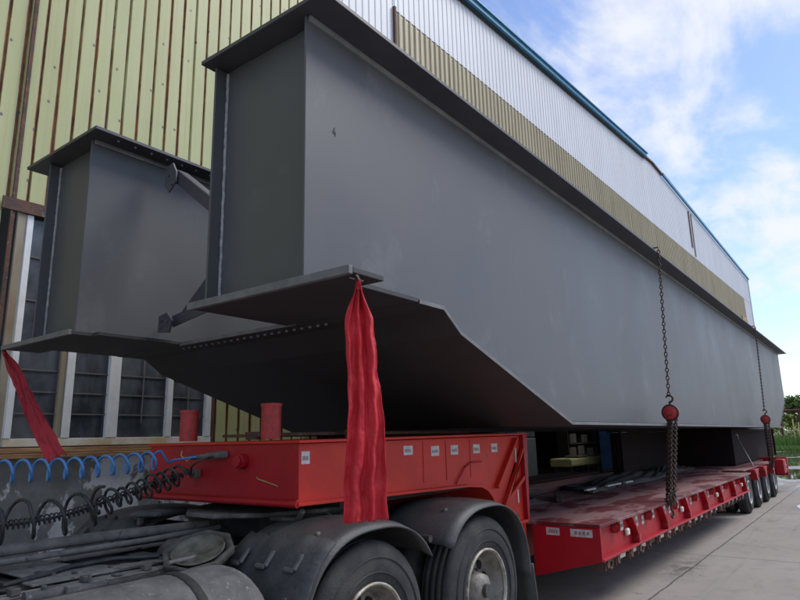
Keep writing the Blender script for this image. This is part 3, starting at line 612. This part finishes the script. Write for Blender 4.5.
# ------------------------------------------------------------------ hoses
def helix(path,rad,pitch,sq=1.0,ph=0,jit=0,seed=1):
    P=[Vector(p) for p in path]; r=random.Random(seed); out=[]
    L=[0]
    for a,b in zip(P,P[1:]): L.append(L[-1]+(b-a).length)
    tot=L[-1]; N=int(tot/pitch*16); th=ph; jr=1
    for i in range(N+1):
        s=tot*i/N
        k=max(j for j in range(len(L)-1) if L[j]<=s+1e-9); f=(s-L[k])/(L[k+1]-L[k]); p=P[k].lerp(P[k+1],f); t=(P[k+1]-P[k]).normalized()
        u=Vector((0,0,1)); u=(u-t*u.dot(t)).normalized(); w=t.cross(u)
        a=2*PI*i/16+ph
        if i%16==0: jr=1+r.uniform(-jit,jit)
        out.append(p+u*(rad*jr*cos(a))+w*(rad*jr*sq*sin(a))+t*(r.uniform(-1,1)*0))
    return out
bl=smooth_path([(.7,4.05,1.60),(1.4,4.02,1.555),(2.0,4.0,1.55),(2.56,4.0,1.575)])
h=MB().tube(helix(bl,.062,.098,1.0),.0085,8)
h.tube(smooth_path([(2.56,4.0,1.637),(2.62,4.0,1.56),(2.68,4.02,1.57),(2.80,3.95,1.585),(2.82,3.84,1.592)]),.0085,8)
tag(h.build('air_hose',M['blue']),'bright blue coiled air hose stretched to the gooseneck front','air hose','coiled air hoses between truck and trailer')
k1=smooth_path([(.75,4.05,1.42),(1.2,4.05,1.33),(1.6,4.05,1.275),(2.0,4.03,1.28),(2.4,4.02,1.38),(2.74,4.01,1.47)])
h=MB().tube(helix(k1[:22],.098,.165,.9,ph=1,jit=.22),.0105,8); h.tube(helix(k1[20:],.06,.07,1,ph=2,jit=.25),.0095,8)
tag(h.build('air_hose',M['blackhose']),'thick black coiled hose with the largest loops, sagging in front of the red gooseneck','air hose','coiled air hoses between truck and trailer')
k2=smooth_path([(.75,4.13,1.36),(1.2,4.14,1.285),(1.6,4.13,1.245),(2.0,4.1,1.27),(2.4,4.08,1.37),(2.78,4.05,1.465)])
h=MB().tube(helix(k2,.024,.028,1,jit=.15),.005,6); h.tube(k2,.009,8)
tag(h.build('cable',M['blackhose']),'thin tightly coiled black cable running inside the sagging black hose loops','cable')
h=MB().tube(smooth_path([(2.80,4.0,1.48),(2.76,3.93,1.47),(2.72,3.86,1.53),(2.76,3.78,1.58),(2.83,3.72,1.595)]),.007,6)
tag(h.build('cable',M['blackhose']),'short plain black cable curving up to the round fitting on the gooseneck face','cable')
h=MB().tube([(2.83,3.9,1.60),(2.78,3.98,1.575),(2.77,4.0,1.56),(2.74,4.03,1.60),(2.74,4.02,1.63)],.004,5)
tag(h.build('cable_tie',M['yellow']),'short yellow cable tie sticking up from the blue hose end','cable tie')
# ------------------------------------------------------------------ cloths
def cloth(name,label,mt,top,bot,wt,wb,folds,depth,wdir,seed,ragged=.02,thin=.15):
    r=random.Random(seed); top=Vector(top);bot=Vector(bot); ax=(bot-top).normalized(); wd=Vector(wdir); wd=(wd-ax*wd.dot(ax)).normalized(); nn=ax.cross(wd).normalized()
    ph=[r.uniform(0,6.28) for _ in range(6)]; L=(bot-top).length; nu,nv=90,170; cr=[(r.uniform(9,34),r.uniform(-9,9),r.uniform(0,6)) for _ in range(4)]
    rg=[r.uniform(-1,1)*ragged for _ in range(nu+1)]
    def fn(u,v):
        s=v; g=min(1,s/.16); w=wt+(wb*.62-wt)*(g*g*(3-2*g))+wb*.38*s
        x=(u-.5)*w+.006*sin(8*s+ph[1])+.05*wb*s*sin(3*s+ph[0])
        am=depth*(1.25-g*.55)
        d=am*(sin(folds*2*PI*u+ph[2]+1.6*sin(4*s+ph[3]))*.55+.3*sin((folds*2.3)*PI*u+ph[4]+5*s)+.12*sin(folds*5.1*PI*u+13*s+ph[5]))
        c=0
        for q,(fa,fb,fp) in enumerate(cr): c+=abs(sin(fa*s+fb*u+fp))
        nz=mnoise.noise(Vector((u*3.2,s*7,ph[0])))*1.1+mnoise.noise(Vector((u*7,s*15+u*4,ph[1])))*.6+abs(mnoise.noise(Vector((u*5+s*3,s*22,ph[2]))))*.7+abs(mnoise.noise(Vector((u*12-s*8,s*30,ph[3]))))*.35
        d=d*.95+depth*(.10*(c-2.2)+.38*nz)*g; x+=.012*g*mnoise.noise(Vector((u*3,s*9,4.)))
        zz=s*L+(rg[int(u*nu)] if v>.999 else 0)
        return top+ax*zz+wd*x+nn*d
    mb=MB().sheet(fn,nu,nv)
    # knot at the top
    mb.tube([top+ax*.03,top-ax*.0+Vector((0,0,.0)),top-ax*.03],[.02,.012,.018],10)
    o=mb.build(name,M[mt],solid=.003); tag(o,label,'cloth','red warning cloths tied to the girder tips'); return o
cloth('warning_cloth','bright red pleated cloth hanging straight down from the near girder tip','redcloth',(2.50,2.14,2.50),(2.52,2.10,1.285),.03,.225,2.6,.030,(.78,-.62,0),3,.008)
cloth('warning_cloth','dark red cloth slanting from the left girder tip across the window','darkcloth',(2.33,6.16,2.51),(2.30,4.95,1.60),.035,.135,1.3,.018,(.3,.45,.6),8,ragged=.04)
# ties
tg=MB().tube([(2.50,2.14,2.50),(2.49,2.15,2.53),(2.46,2.17,2.538)],.005,6); tg.tube([(2.44,2.10,2.535),(2.50,2.13,2.52),(2.56,2.16,2.537)],.007,6)
tag(tg.build('tie_wire',M['weld']),'short bright wire tying the red cloth to the near girder tip','wire')
# ------------------------------------------------------------------ chains
def chain(a,b,link=.05,r=.0065,w=.018,n=8):
    a=Vector(a);b=Vector(b);d=(b-a);L=d.length;d.normalize();mb=MB(); k=int(L/(link*.78)); u=d.cross(Vector((0,1,0))).normalized(); v=d.cross(u)
    for i in range(k):
        c=a+d*(L*(i+.5)/k); s=u if i%2 else v
        pts=[c+d*(link/2*sin(t*2*PI/n)*1.0)+s*(w*cos(t*2*PI/n)) for t in range(n)]
        mb.tube(pts,r,5,closed=True)
    return mb
def lashing(x,label1,label2,grp,dx0=.32,lk=(.07,.0075,.019),dxl=-.5):
    y=2.215
    c=chain((x+dx0,y,4.30),(x,y,2.16),*lk)
    c.tube([(x+dx0,y,4.29),(x+dx0,y+.0,4.345),(x+dx0,y+.35,4.345),(x+dx0,y+.5,4.345)],.012,6)
    tag(c.build('lashing_chain',M['chain']),label1,'chain','lashing chains over the girder')
    H=thing('chain_hoist',label2,'chain hoist',(x,y,1.9),grp)
    ca=Vector((x,y,1.93))
    hk=[ca+Vector((0,0,.11)),ca+Vector((0,0,.15))]+[ca+Vector((0,-.045*sin(t),.195-.045*cos(t))) for t in [i*PI/7 for i in range(0,11)]]
    MB().tube(hk,[.014,.014]+[.014]*9+[.009,.005],8).build('hook',M['chain'],H)
    bd=MB().lathe([(.001,-.05),(.08,-.05),(.104,-.035),(.110,0),(.104,.035),(.08,.05),(.001,.05)],(x,y,1.94),'x',28); bd.lathe([(.035,-.075),(.042,-.05)],(x,y,1.94),'x',16); bd.cyl((x-.05,y,1.94),.035,-.025,'x',16)
    bd.box(x-.02,x+.02,y-.03,y+.03,1.84,1.86); bd.build('hoist_body',M['hoistred'],H)
    MB().lathe([(.094,-.048),(.10,-.052),(.111,-.040),(.111,-.03)],(x,y,1.94),'x',24).build('cover_rim',M['dark'],H)
    for dx,dy,zb in((0,-.06,.80),(.02,.05,.78),(0,-.05,.84),(.01,.045,.86),(-.03,-.015,.84),(.02,.015,1.1),(-.01,.025,.95)):
        chain((x+dx,y+dy,1.86),(x+dx+dxl*(1.86-zb),y+dy*.8,zb),.044,.0075,.016).build('load_chain',M['chain'],H)
    x=x+dxl*1.02
    for q in range(5): chain((x+.06-.03*q,y-.05+.02*q,.98-.03*q),(x-.06+.03*q,y+.04-.02*q,.86+.01*q),.044,.0075,.016).build('load_chain',M['chain'],H)
    hb=[Vector((x+.03,y,.84)),Vector((x,y,.78))]+[Vector((x-.0+.045*sin(t),y-.01,.74-.045+.045*cos(t))) for t in [i*PI/7 for i in range(0,11)]]
    lb_=MB().tube(hb,.013,8); lb_.box(x-.04,x+.03,y-.03,y+.02,.80,.88); lb_.build('lower_hook',M['chain'],H,bevel=.004)
    return H
lashing(9.0,'rusty lashing chain hanging over the girder flange, nearer of the two','round red chain hoist with hanging chains hooked to the trailer edge, nearer one','red chain hoists on the trailer side',.36)
lashing(17.9,'thin far lashing chain hanging near the girder tail end','small far red chain hoist above the trailer wheels','red chain hoists on the trailer side',.55,(.055,.009,.013),-.1)
st=MB().tube([(16.75,2.45,.86),(17.35,2.80,1.50)],.016,6); st.tube([(17.35,2.80,1.50),(17.40,2.81,1.56),(17.28,2.80,1.60),(17.16,2.79,1.58)],.022,8)
tag(st.build('lashing_rod',M['edge']),'slanting steel rod with hooked end against the dark support beam','rod')
# ------------------------------------------------------------------ junk on the deck (left half)
def junk(name,label,cat,mb,mt,bev=.004,grp=None): return tag(mb.build(name,M[mt],bevel=bev),label,cat,grp)
m=MB(); m.box(6.3,12.3,4.55,4.60,.86,.96); m.box(6.3,12.3,4.45,4.70,.961,.975); m.box(6.3,12.3,4.45,4.70,.842,.859)
junk('steel_beam','long oxide red steel beam lying on the far side of the trailer deck','beam',m,'redbeam')
m=MB(); m.box(6.4,12.3,4.80,5.25,.845,.96); junk('timber_baulk','dark timber baulk lying along the far deck edge','timber',m,'timber',.02)
m=MB(); m.tube([(6.5,3.95,.90),(8.5,4.05,.91),(9.5,4.1,.90)],.045,8); junk('timber_pole','thin wooden pole lying among the scrap on the deck','pole',m,'timber',0)
def blanket(cx,cy,lx,ly,h,seed):
    r=random.Random(seed); p=[r.uniform(0,6.28) for _ in range(6)]
    def fn(u,v):
        e=(max(0,sin(PI*u))**.35)*(max(0,sin(PI*v))**.35)
        x=cx+(u-.5)*lx+.05*sin(9*v+p[0]); y=cy+(v-.5)*ly+.05*sin(8*u+p[1])
        return (x,y,.845+h*e*(.72+.2*sin(7*u+p[2])*sin(5*v+p[3])+.14*sin(17*u+9*v+p[4])+.1*sin(31*v-12*u)))
    return MB().sheet(fn,50,30)
junk('tarpaulin','flat crumpled black tarpaulin lying mid deck behind the white strips','tarpaulin',blanket(11.6,3.72,4.2,.55,.17,2),'tarp',0)
junk('tarpaulin','black tarpaulin bundle lying near the support beam','tarpaulin',blanket(14.6,3.75,3.0,.42,.15,5),'tarp',0)
junk('rag_heap','grey brown heap of rags behind the gooseneck','rags',blanket(7.2,3.75,1.1,.5,.13,9),'timber',0)
m=MB(); m.box(6.4,10.6,4.02,4.05,.86,1.0); m.box(6.4,10.6,3.97,4.10,1.001,1.015); m.box(6.4,10.6,3.97,4.10,.845,.859); junk('steel_beam','low oxide red steel beam nearest the middle of the deck','beam',m,'redbeam')
m=MB(); m.box(8.0,16.5,4.25,4.40,.845,.96); junk('timber_baulk','grey brown timber baulk lying along the middle of the deck','timber',m,'timber',.01)
for i,(x,y,lab) in enumerate(((8.9,3.42,'short white plastic strip on the black bundle'),(9.7,3.40,'longer white plastic strip on the scrap on the deck'),(10.5,3.38,'white plastic strip farthest back on the deck scrap'))):
    m=MB().box(x,x+(.35,.62,.35)[i],y,y+.05,.90,.925) if i==0 else MB().box(x,x+(.35,.62,.35)[i],y,y+.05,.90,.925); junk('plastic_strip',lab,'strip',m,'sticker',.004,'white strips on the deck')
for i in range(5):
    x=6.6+i*1.25; a=.15*sin(i*2.1); 
    m=MB(); bar(m,(x,3.35+.05*i,.875),(x+.75,3.62+a,.885),.07,.05,(0,0,1)); junk('timber_offcut',['rough timber offcut nearest the gooseneck on the deck','second timber offcut from the gooseneck','third timber offcut from the gooseneck','fourth timber offcut from the gooseneck','timber offcut farthest from the gooseneck'][i],'timber',m,'timber',.004,'timber offcuts on the deck')
for i in range(7):
    m=MB().tube([(6.7+i*.7+.28*cos(t*PI/10)+.03*sin(i),3.80+.22*sin(t*PI/10)+.1*sin(i*3),.87+.02*i%.05) for t in range(20)],.035,8,closed=True)
    if i in(1,4): junk('rubber_ring',('nearer','','farther')[0 if i==1 else 2]+' black rubber ring lying on the deck scrap','rubber ring',m,'tarp',0,'rubber rings on the deck')
# ------------------------------------------------------------------ factory
YW=7.5; TH=R(-1.1)
B=thing('factory_building','long metal clad factory with rusty pale green and white walls and blue roof edge','building',(0,YW,0)); B.rotation_euler=(0,0,TH)
def bp_(mb,name,mt,bevel=0,par=None,**k):
    o=mb.build(name,M[mt],None,bevel=bevel,**k); o.parent=par if par is not None else B; return o
def roofz(x):
    return 12.10+(14.33-12.10)*(x+1)/(29.9+1) if x<29.9 else 14.33-(14.33-12.98)*(x-29.9)/(53.4-29.9)
def corr(x0,x1,zlo,zhi,y,depth=.03,phase=0.,groove=.02,mode='groove'):
    """vertical ribbed sheet; zlo/zhi functions of x"""
    xs=[]
    k=math.floor((x0-phase)/PITCH)-1
    while phase+k*PITCH<x1+PITCH:
        c=phase+k*PITCH
        if mode=='groove': seq=[(c-groove,0),(c-groove*.35,depth),(c+groove*.35,depth),(c+groove,0)]
        else: seq=[(c-.045,0),(c-.028,-depth),(c+.028,-depth),(c+.045,0)]
        for x,d in seq:
            if x0<=x<=x1: xs.append((x,d))
        k+=1
    xs=[(x0,0)]+[q for q in xs if q[0]>x0+1e-4 and q[0]<x1-1e-4]+[(x1,0)]
    v=[];f=[]
    for x,d in xs: v+=[(x,y+d,zlo(x)),(x,y+d,zhi(x))]
    for i in range(len(xs)-1): f.append((2*i,2*i+2,2*i+3,2*i+1))
    return MB().add(v,f)
cst=lambda z:(lambda x:z)
XG1=7.75
bp_(MB().box(5.46,5.52,.0,.05,4.502,12.55),'joint_strip','green')
bp_(corr(2.86,5.46,cst(4.35),roofz,0),'green_cladding','green')
bp_(corr(-14,2.62,cst(1.7),lambda x:roofz(max(x,-1)) if x>-1 else 12.1+(x+1)*.072,0),'green_cladding','green')
bp_(corr(2.62,2.86,cst(4.42),roofz,0.002),'green_cladding','green')
bp_(corr(5.52,XG1,cst(1.70),roofz,0),'green_cladding','green')
bp_(MB().box(5.46,5.52,-.01,.05,1.7,4.5),'corner_post','rust')
bp_(corr(XG1,9.86,cst(4.2),roofz,.01,.014,mode='rib'),'white_cladding','whiteclad')
bp_(corr(9.86,53.4,cst(11.10),roofz,.01,.014,mode='rib'),'white_cladding','whiteclad')
bp_(corr(9.86,50.7,cst(8.6),cst(11.08),.02,.035,mode='rib'),'rooflight_band','tanclad')
bp_(corr(9.86,50.7,cst(4.2),cst(8.58),.01,.014,mode='rib'),'white_cladding','whiteclad')
bp_(corr(50.7,53.4,cst(0.3),cst(11.08),.01,.014,mode='rib'),'white_cladding','whiteclad')
bp_(corr(24.0,50.7,cst(0.3),cst(4.18),.01,.014,mode='rib'),'white_cladding','whiteclad')
bp_(MB().box(9.80,9.86,-.06,.03,8.6,11.12),'band_edge','rust')
for x,z0,z1 in((36.2,11.6,13.75),(36.7,11.2,13.7)): bp_(MB().box(x,x+.16,-.04,-.026,z0,z1),'rust_stripe','rust')
bp_(MB().box(53.4,53.5,-.06,40,0,12.98),'corner_trim','whiteclad')
bp_(MB().box(48.6,50.5,-.08,-.045,8.9,9.5),'rusty_strip','wood')
# roof edge flashing
def edge(x0,x1,dz0,dz1,y0,y1,name,mt):
    z=roofz; bp_(MB().prism([(x0,z(x0)+dz0),(x1,z(x1)+dz0),(x1,z(x1)+dz1),(x0,z(x0)+dz1)],'y',y0,y1),name,mt)
edge(-14,28.6,-.02,.11,-.18,-.03,'roof_flashing','bluetrim'); edge(-14,28.6,.115,.155,-.24,.05,'roof_flashing','bluetrim'); edge(-14,28.6,-.09,-.025,-.08,-.03,'roof_flashing','dark')
edge(28.6,29.9,.02,.10,-.10,.02,'roof_flashing','rust'); edge(29.9,31.4,.0,.10,-.10,.02,'roof_flashing','rust')
edge(31.4,53.45,-.01,.13,-.13,-.03,'roof_flashing','bluetrim')
for a,b in((-14,29.9),(29.9,53.5)): bp_(MB().add([(a,.05,roofz(a)+.01),(b,.05,roofz(b)+.01),(b,45,roofz(b)+.01),(a,45,roofz(a)+.01)],[(0,1,2,3)]),'roof_sheet','roof')
# lower wall
bp_(MB().box(-14,14.4,.0,.25,-.02,1.56),'wall_base','plaster')
bp_(MB().box(-14,5.0,-.10,-.002,1.565,1.615),'sill_plank','wood',.006)
bp_(MB().box(-14,4.85,-.08,-.002,1.62,1.675),'sill_plank','wood',.006)
bp_(MB().box(5.5,14.4,-.03,.2,1.565,1.69),'wall_ledge','rust',.006)
bp_(corr(XG1,14.4,cst(1.90),cst(4.18),.01,.014,mode='rib'),'white_cladding','whiteclad')
bp_(MB().box(7.4,8.3,-.05,-.005,1.76,1.88),'painted_strip','leafstrip') if 'leafstrip' in M else bp_(MB().box(7.3,8.2,-.05,-.005,1.76,1.86),'painted_strip','yellow')
# window group
wf=bp_(MB().box(2.88,5.46,-.03,.06,1.69,1.775),'window',('creamframe'),.004)
for i,(a,b) in enumerate(((2.88,2.95),(3.47,3.56),(3.98,4.12),(4.77,4.85),(5.36,5.45))): bp_(MB().box(a,b,-.035,.055,1.776,4.28),'window_frame','white',.005,wf)
bp_(MB().box(3.40,3.468,-.02,.05,1.777,4.28),'window_frame','post',0,wf)
bp_(MB().box(2.88,5.46,-.04,.06,4.281,4.35),'window_lintel','rust',0,wf)
panes=((2.951,3.398),(3.561,3.978),(4.121,4.768),(4.851,5.358))
for i,(a,b) in enumerate(panes):
    bp_(MB().add([(a,.02,1.776),(b,.02,1.776),(b,.02,4.28),(a,.02,4.28)],[(0,1,2,3)]),'window_pane','glass',0,wf)
    for z in(2.04,2.28,2.52,2.80,3.3,3.8): bp_(MB().box(a,b,.004,.012,z,z+.012),'glazing_bar','greypad',0,wf)
    if i>=2: bp_(MB().box((a+b)/2-.006,(a+b)/2+.006,-.001,.0035,1.95,4.28),'glazing_bar','greypad',0,wf)
bp_(MB().box(2.70,2.74,-.05,-.02,1.0,12.2),'down_pipe','rust'); bp_(MB().box(2.78,2.86,-.04,-.0,1.69,4.4),'window_jamb','post')
bp_(MB().box(2.60,3.1,-.07,-.042,4.28,4.42),'rust_bracket','rust')
# door opening and dark hall behind
bp_(MB().box(14.4,24.0,.3,.32,4.0,8.5),'inner_lintel','interior')
bp_(MB().box(5,52,30,30.2,0,12),'back_wall','interior'); bp_(MB().box(4.8,5,.3,30,0,12),'side_wall','interior'); bp_(MB().box(52,52.2,.3,30,0,12),'side_wall','interior')
bp_(MB().box(5.0,14.4,.28,.30,0,12),'inner_wall','interior'); bp_(MB().box(24.0,52,.28,.30,0,11.5),'inner_wall','interior')
bp_(MB().box(24.0,50.7,-.02,.2,-.02,.3),'wall_base','plaster')
# things in the doorway
def local(name,label,cat,parts,loc,grp=None):
    t=thing(name,label,cat,loc,grp)
    for n,mb,mt,bv in parts: mb.build(n,M[mt],t,bevel=bv)
    return t
c=thing('steel_cabinet','pale green steel cabinet with posters at the factory door','cabinet',(14.5,7.15,0))
MB().box(14.0,15.0,7.0,7.35,0,1.62).build('cabinet_body',M['pale'],c,bevel=.01); MB().box(14.0,15.0,7.02,7.33,1.63,2.0).build('poster_board',M['bluep'],c)
for i,(a,col) in enumerate(((14.04,'sticker'),(14.28,'pale'),(14.54,'sticker'),(14.78,'sticker'))): MB().box(a,a+.19,7.008,7.018,1.66,1.94).build('poster',M[col],c)
c=thing('workbench','dull yellow padded bench with two grey pads in the dark doorway','bench',(20.6,8.1,0))
MB().box(18.9,22.1,7.7,8.4,.72,.96).build('bench_top',M['yellow'],c,bevel=.05,seg=3)
for a in(19.6,20.8): MB().box(a,a+.75,7.72,8.2,.962,1.03).build('pad',M['greypad'],c,bevel=.03,seg=2)
for x in(19.1,21.8):
    for y in(7.8,8.3): MB().box(x,x+.06,y-.03,y+.03,0,.719).build('leg',M['chassis'],c)
c=thing('storage_rack','grey brown storage rack standing behind the yellow bench','rack',(22.5,8.9,0))
for x in(21.2,23.9): MB().box(x,x+.08,8.7,9.1,0,2.6).build('upright',M['timber'],c)
for z in(.9,1.35,1.8,2.3): MB().box(21.28,23.9,8.7,9.1,z,z+.05).build('shelf',M['timber'],c)
for a,z,h in((21.4,.95,.3),(22.2,.95,.35),(23.1,.95,.25),(21.5,1.4,.32),(22.6,1.4,.28),(23.2,1.85,.3)): MB().box(a,a+.6,8.74,9.05,z+.001,z+h).build('stored_box',M['greypad'],c,bevel=.01)
c=thing('steel_post','tall blue and cream painted steel door post in the factory doorway','post',(21.2,7.3,0))
MB().box(20.95,21.4,7.1,7.5,0,4.1).build('blue_face',M['bluep'],c,bevel=.01); MB().box(21.41,22.7,7.1,7.5,0,4.1).build('cream_face',M['cream'],c,bevel=.01)
MB().tube(smooth_path([(21.9,7.05,2.0),(21.7,7.05,1.5),(21.3,7.05,1.1),(21.1,7.05,.8)]),.025,6).build('hanging_cable',M['blackhose'],c)
# scrap beams on the ground between trailer and factory
for i,(y,z,lab) in enumerate(((5.9,0,'rusty steel channel on the ground beside the trailer'),(6.3,0,'second rusty steel channel from the trailer on the ground'),(6.1,.26,'rusty steel channel stacked on top of two others'))):
    m=MB(); m.box(7.5,20,y,y+.02,z+.02,z+.24); m.box(7.5,20,y,y+.14,z+.005,z+.019); m.box(7.5,20,y,y+.14,z+.241,z+.255); junk('steel_channel',lab,'steel channel',m,'redbeam',.003,'steel channels on the ground')
# ------------------------------------------------------------------ vegetation
def crown(cx,cy,z0,h,r,n,seed,leaf=.28,mt='leaf'):
    q=random.Random(seed); mb=MB(); blobs=[(cx+q.uniform(-.6,.6)*r,cy+q.uniform(-.6,.6)*r,z0+h*q.uniform(.25,.85),r*q.uniform(.35,.6)) for _ in range(9)]
    for i in range(n):
        b=q.choice(blobs); d=Vector((q.gauss(0,1),q.gauss(0,1),q.gauss(0,1))).normalized()*b[3]*q.uniform(.55,1.08)
        c=Vector(b[:3])+Vector((d.x,d.y,d.z*.8)); a=Vector((q.gauss(0,1),q.gauss(0,1),q.gauss(0,.6))).normalized(); e=a.cross(Vector((q.gauss(0,1),q.gauss(0,1),1))).normalized(); s=leaf*q.uniform(.5,1.2)
        mb.add([c-a*s,c+e*s*.5,c+a*s,c-e*s*.5],[(0,1,2,3)])
    return mb
def tree(x,y,h,r,label,mt,seed,n=1500):
    t=thing('tree',label,'tree',(x,y,0),'trees beyond the yard')
    q=random.Random(seed); tr=MB().tube([(x,y,0),(x+.1,y+.05,h*.3),(x-.05,y+.1,h*.6),(x,y,h*.85)],[.035*h,.028*h,.018*h,.006*h],8)
    for k in range(6):
        a=q.uniform(0,6.28); tr.tube([(x,y,h*(.3+.08*k)),(x+cos(a)*r*.4,y+sin(a)*r*.4,h*(.45+.08*k)),(x+cos(a)*r*.7,y+sin(a)*r*.7,h*(.55+.08*k))],[.012*h,.008*h,.003*h],6)
    tr.build('trunk',M['bark'],t); crown(x,y,h*.2,h*.85,r,n,seed,.28,mt).build('crown',M[mt],t)
names=['round green tree beyond the yard','tall dark green tree beyond the yard','broad yellow green tree beyond the yard','bushy tree beyond the yard']
Q=random.Random(11)
plan=[(84,6.2,5.2,2.6,'leaf','small bushy green tree right of the girder tail'),(90,9.6,4.3,2.4,'leafy','yellow green tree just behind the girder tail'),(80,3.8,4.9,2.2,'leafy','pale yellow green tree at the right edge of the view')]
for i,(x,y,h,r,mt,lab) in enumerate(plan): tree(x,y,h,r,lab,mt,i+1,2200)
k=0
for i in range(14):
    y=-44+i*6.4 if i<8 else 14+(i-8)*7
    if -2<y<12: continue
    h=5+2.5*Q.random(); tree(92+Q.uniform(-6,8),y,h,2.4+Q.random(),('tree in the row beyond the yard right of the view' if y<0 else 'tree in the far row hidden behind the factory'),('leaf','leafy')[i%2],50+i,900)
# grassy bank with bushes
v=[];mb=MB(); q=random.Random(2)
for i in range(26000):
    if i<17000: y=q.uniform(-6,16)
    else: y=q.uniform(-60,40)
    x=60+(q.random()**1.5)*14-.15*y; s=q.uniform(.15,.42)*(1.5 if x>64 else 1); a=q.uniform(0,3.14); dx,dy=.06*cos(a),.06*sin(a)
    hh=s*(1.2 if x<64 else 2.2)
    mb.add([(x-dx,y-dy,0),(x+dx,y+dy,0),(x+q.uniform(-.15,.15),y+q.uniform(-.15,.15),hh)],[(0,1,2)])
g=mb.build('grass_bank',M['grass']); g['kind']='stuff'; tag(g,'long green grass growing along the far edge of the yard','grass')
mb=MB()
for i in range(11000):
    y=q.uniform(-8,18); x=72+q.random()*8-.1*y; z=q.random()**1.3*(2.1+.7*sin(y*.9)+.4*sin(y*2.3)); a=Vector((q.gauss(0,1),q.gauss(0,1),q.gauss(0,1))).normalized(); e=a.cross(Vector((0,.3,1))).normalized(); s=q.uniform(.1,.28); c=Vector((x,y,z))
    mb.add([c-a*s,c+e*s*.5,c+a*s,c-e*s*.5],[(0,1,2,3)])
g=mb.build('shrub_bank',M['leafy']); g['kind']='stuff'; tag(g,'dense yellow green weeds and shrubs behind the grass','weeds')
# red machine at right edge
E_=thing('farm_machine','small red machine parked among the bushes at the right edge','machine',(66,4.95,0))
MB().box(65.2,66.8,4.2,5.35,1.2,2.1).build('hood',M['hoistred'],E_,bevel=.2,seg=3); MB().box(65.4,66.6,4.0,4.3,.5,1.5).build('chassis_block',M['dark'],E_,bevel=.05)
for y in(4.3,5.2): MB().lathe([(.2,-.15),(.55,-.15),(.6,-.08),(.6,.08),(.55,.15),(.2,.15)],(66,y,.6),'y',20).build('machine_wheel',M['dark'],E_)
MB().lathe([(.001,0),(.28,.03),(.34,.25),(.22,.42),(.001,.45)],(66,5.25,2.05),'z',14).build('engine_cover',M['hoistred'],E_)
for i,(y,lab) in enumerate(((6.05,'yellow post left of the red machine, farthest left'),(5.65,'yellow post nearest the red machine'))):
    m=MB().tube([(65.5,y,0),(65.5,y,2.6-i*.3)],.05,8); junk('yellow_post',lab,'post',m,'yellow',0,'yellow posts by the red machine')
m=MB().tube([(70,10.5,3.25),(70,5.8,3.45)],.13,8); m.tube([(70,7.4,0),(70,7.4,3.4)],.09,8); m.tube([(70,5.9,0),(70,5.9,3.4)],.09,8)
junk('pipe_rack','rusty horizontal pipe on posts among the trees','pipe',m,'redbeam',0)
# ------------------------------------------------------------------ light & sky
SAZ=R(-40); SEL=R(50)   # direction towards the sun, azimuth from +X
sd=Vector((cos(SEL)*cos(SAZ),cos(SEL)*sin(SAZ),sin(SEL)))
sl=bpy.data.lights.new('sun','SUN'); sl.energy=1.3; sl.angle=R(28); sl.color=(1,.955,.89)
so=bpy.data.objects.new('sun',sl); COL.objects.link(so); so.rotation_euler=sd.to_track_quat('Z','Y').to_euler(); so.location=(0,0,30)
W=bpy.data.worlds.new('World'); S.world=W; W.use_nodes=True; t=W.node_tree; L=t.links.new
bg=t.nodes['Background']; bg.inputs[1].default_value=.15
sky=nd(t,'ShaderNodeTexSky',sky_type='NISHITA'); sky.sun_disc=False; sky.sun_elevation=SEL; sky.sun_rotation=PI/2-SAZ; sky.dust_density=.6; sky.ozone_density=3.0; sky.air_density=1.0
tc=nd(t,'ShaderNodeTexCoord'); D=tc.outputs['Generated']; sx=nd(t,'ShaderNodeSeparateXYZ'); L(D,sx.inputs[0])
# clouds laid on a plane above: direction / (z+.15)
zz=math_(t,'ADD',math_(t,'MAXIMUM',sx.outputs[2],0),.16); cv=nd(t,'ShaderNodeCombineXYZ'); L(math_(t,'DIVIDE',sx.outputs[0],zz),cv.inputs[0]); L(math_(t,'DIVIDE',sx.outputs[1],zz),cv.inputs[1])
c1=noise(t,mapping(t,cv.outputs[0],(.8,.9,1),(3.1,.4,0)),1.35,9,.56,.2); c2=noise(t,mapping(t,cv.outputs[0],(.7,1.4,1),(.2,5.1,0)),3.2,8,.6,.4)
cm=math_(t,'ADD',math_(t,'MULTIPLY',c1,.68),math_(t,'MULTIPLY',c2,.32)); cm=mrange(t,cm,.455,.60,smooth=True)
hz=mrange(t,sx.outputs[2],.0,.22,.15,0); cm=math_(t,'MINIMUM',math_(t,'ADD',cm,hz),1)
sk=nd(t,'ShaderNodeMix',data_type='RGBA',blend_type='MULTIPLY'); sk.inputs[0].default_value=1; L(sky.outputs[0],sk.inputs[6]); sk.inputs[7].default_value=(.70,.68,.74,1); col=mixc(t,math_(t,'MULTIPLY',cm,.9),sk.outputs[2],(3.3,3.37,3.5)); L(col,bg.inputs[0])
S.view_settings.view_transform='Standard'; S.view_settings.look='None'; S.view_settings.gamma=1; S.view_settings.exposure=.93; S.view_settings.use_curve_mapping=False
S.render.engine='CYCLES'; S.cycles.max_bounces=6; S.cycles.diffuse_bounces=3
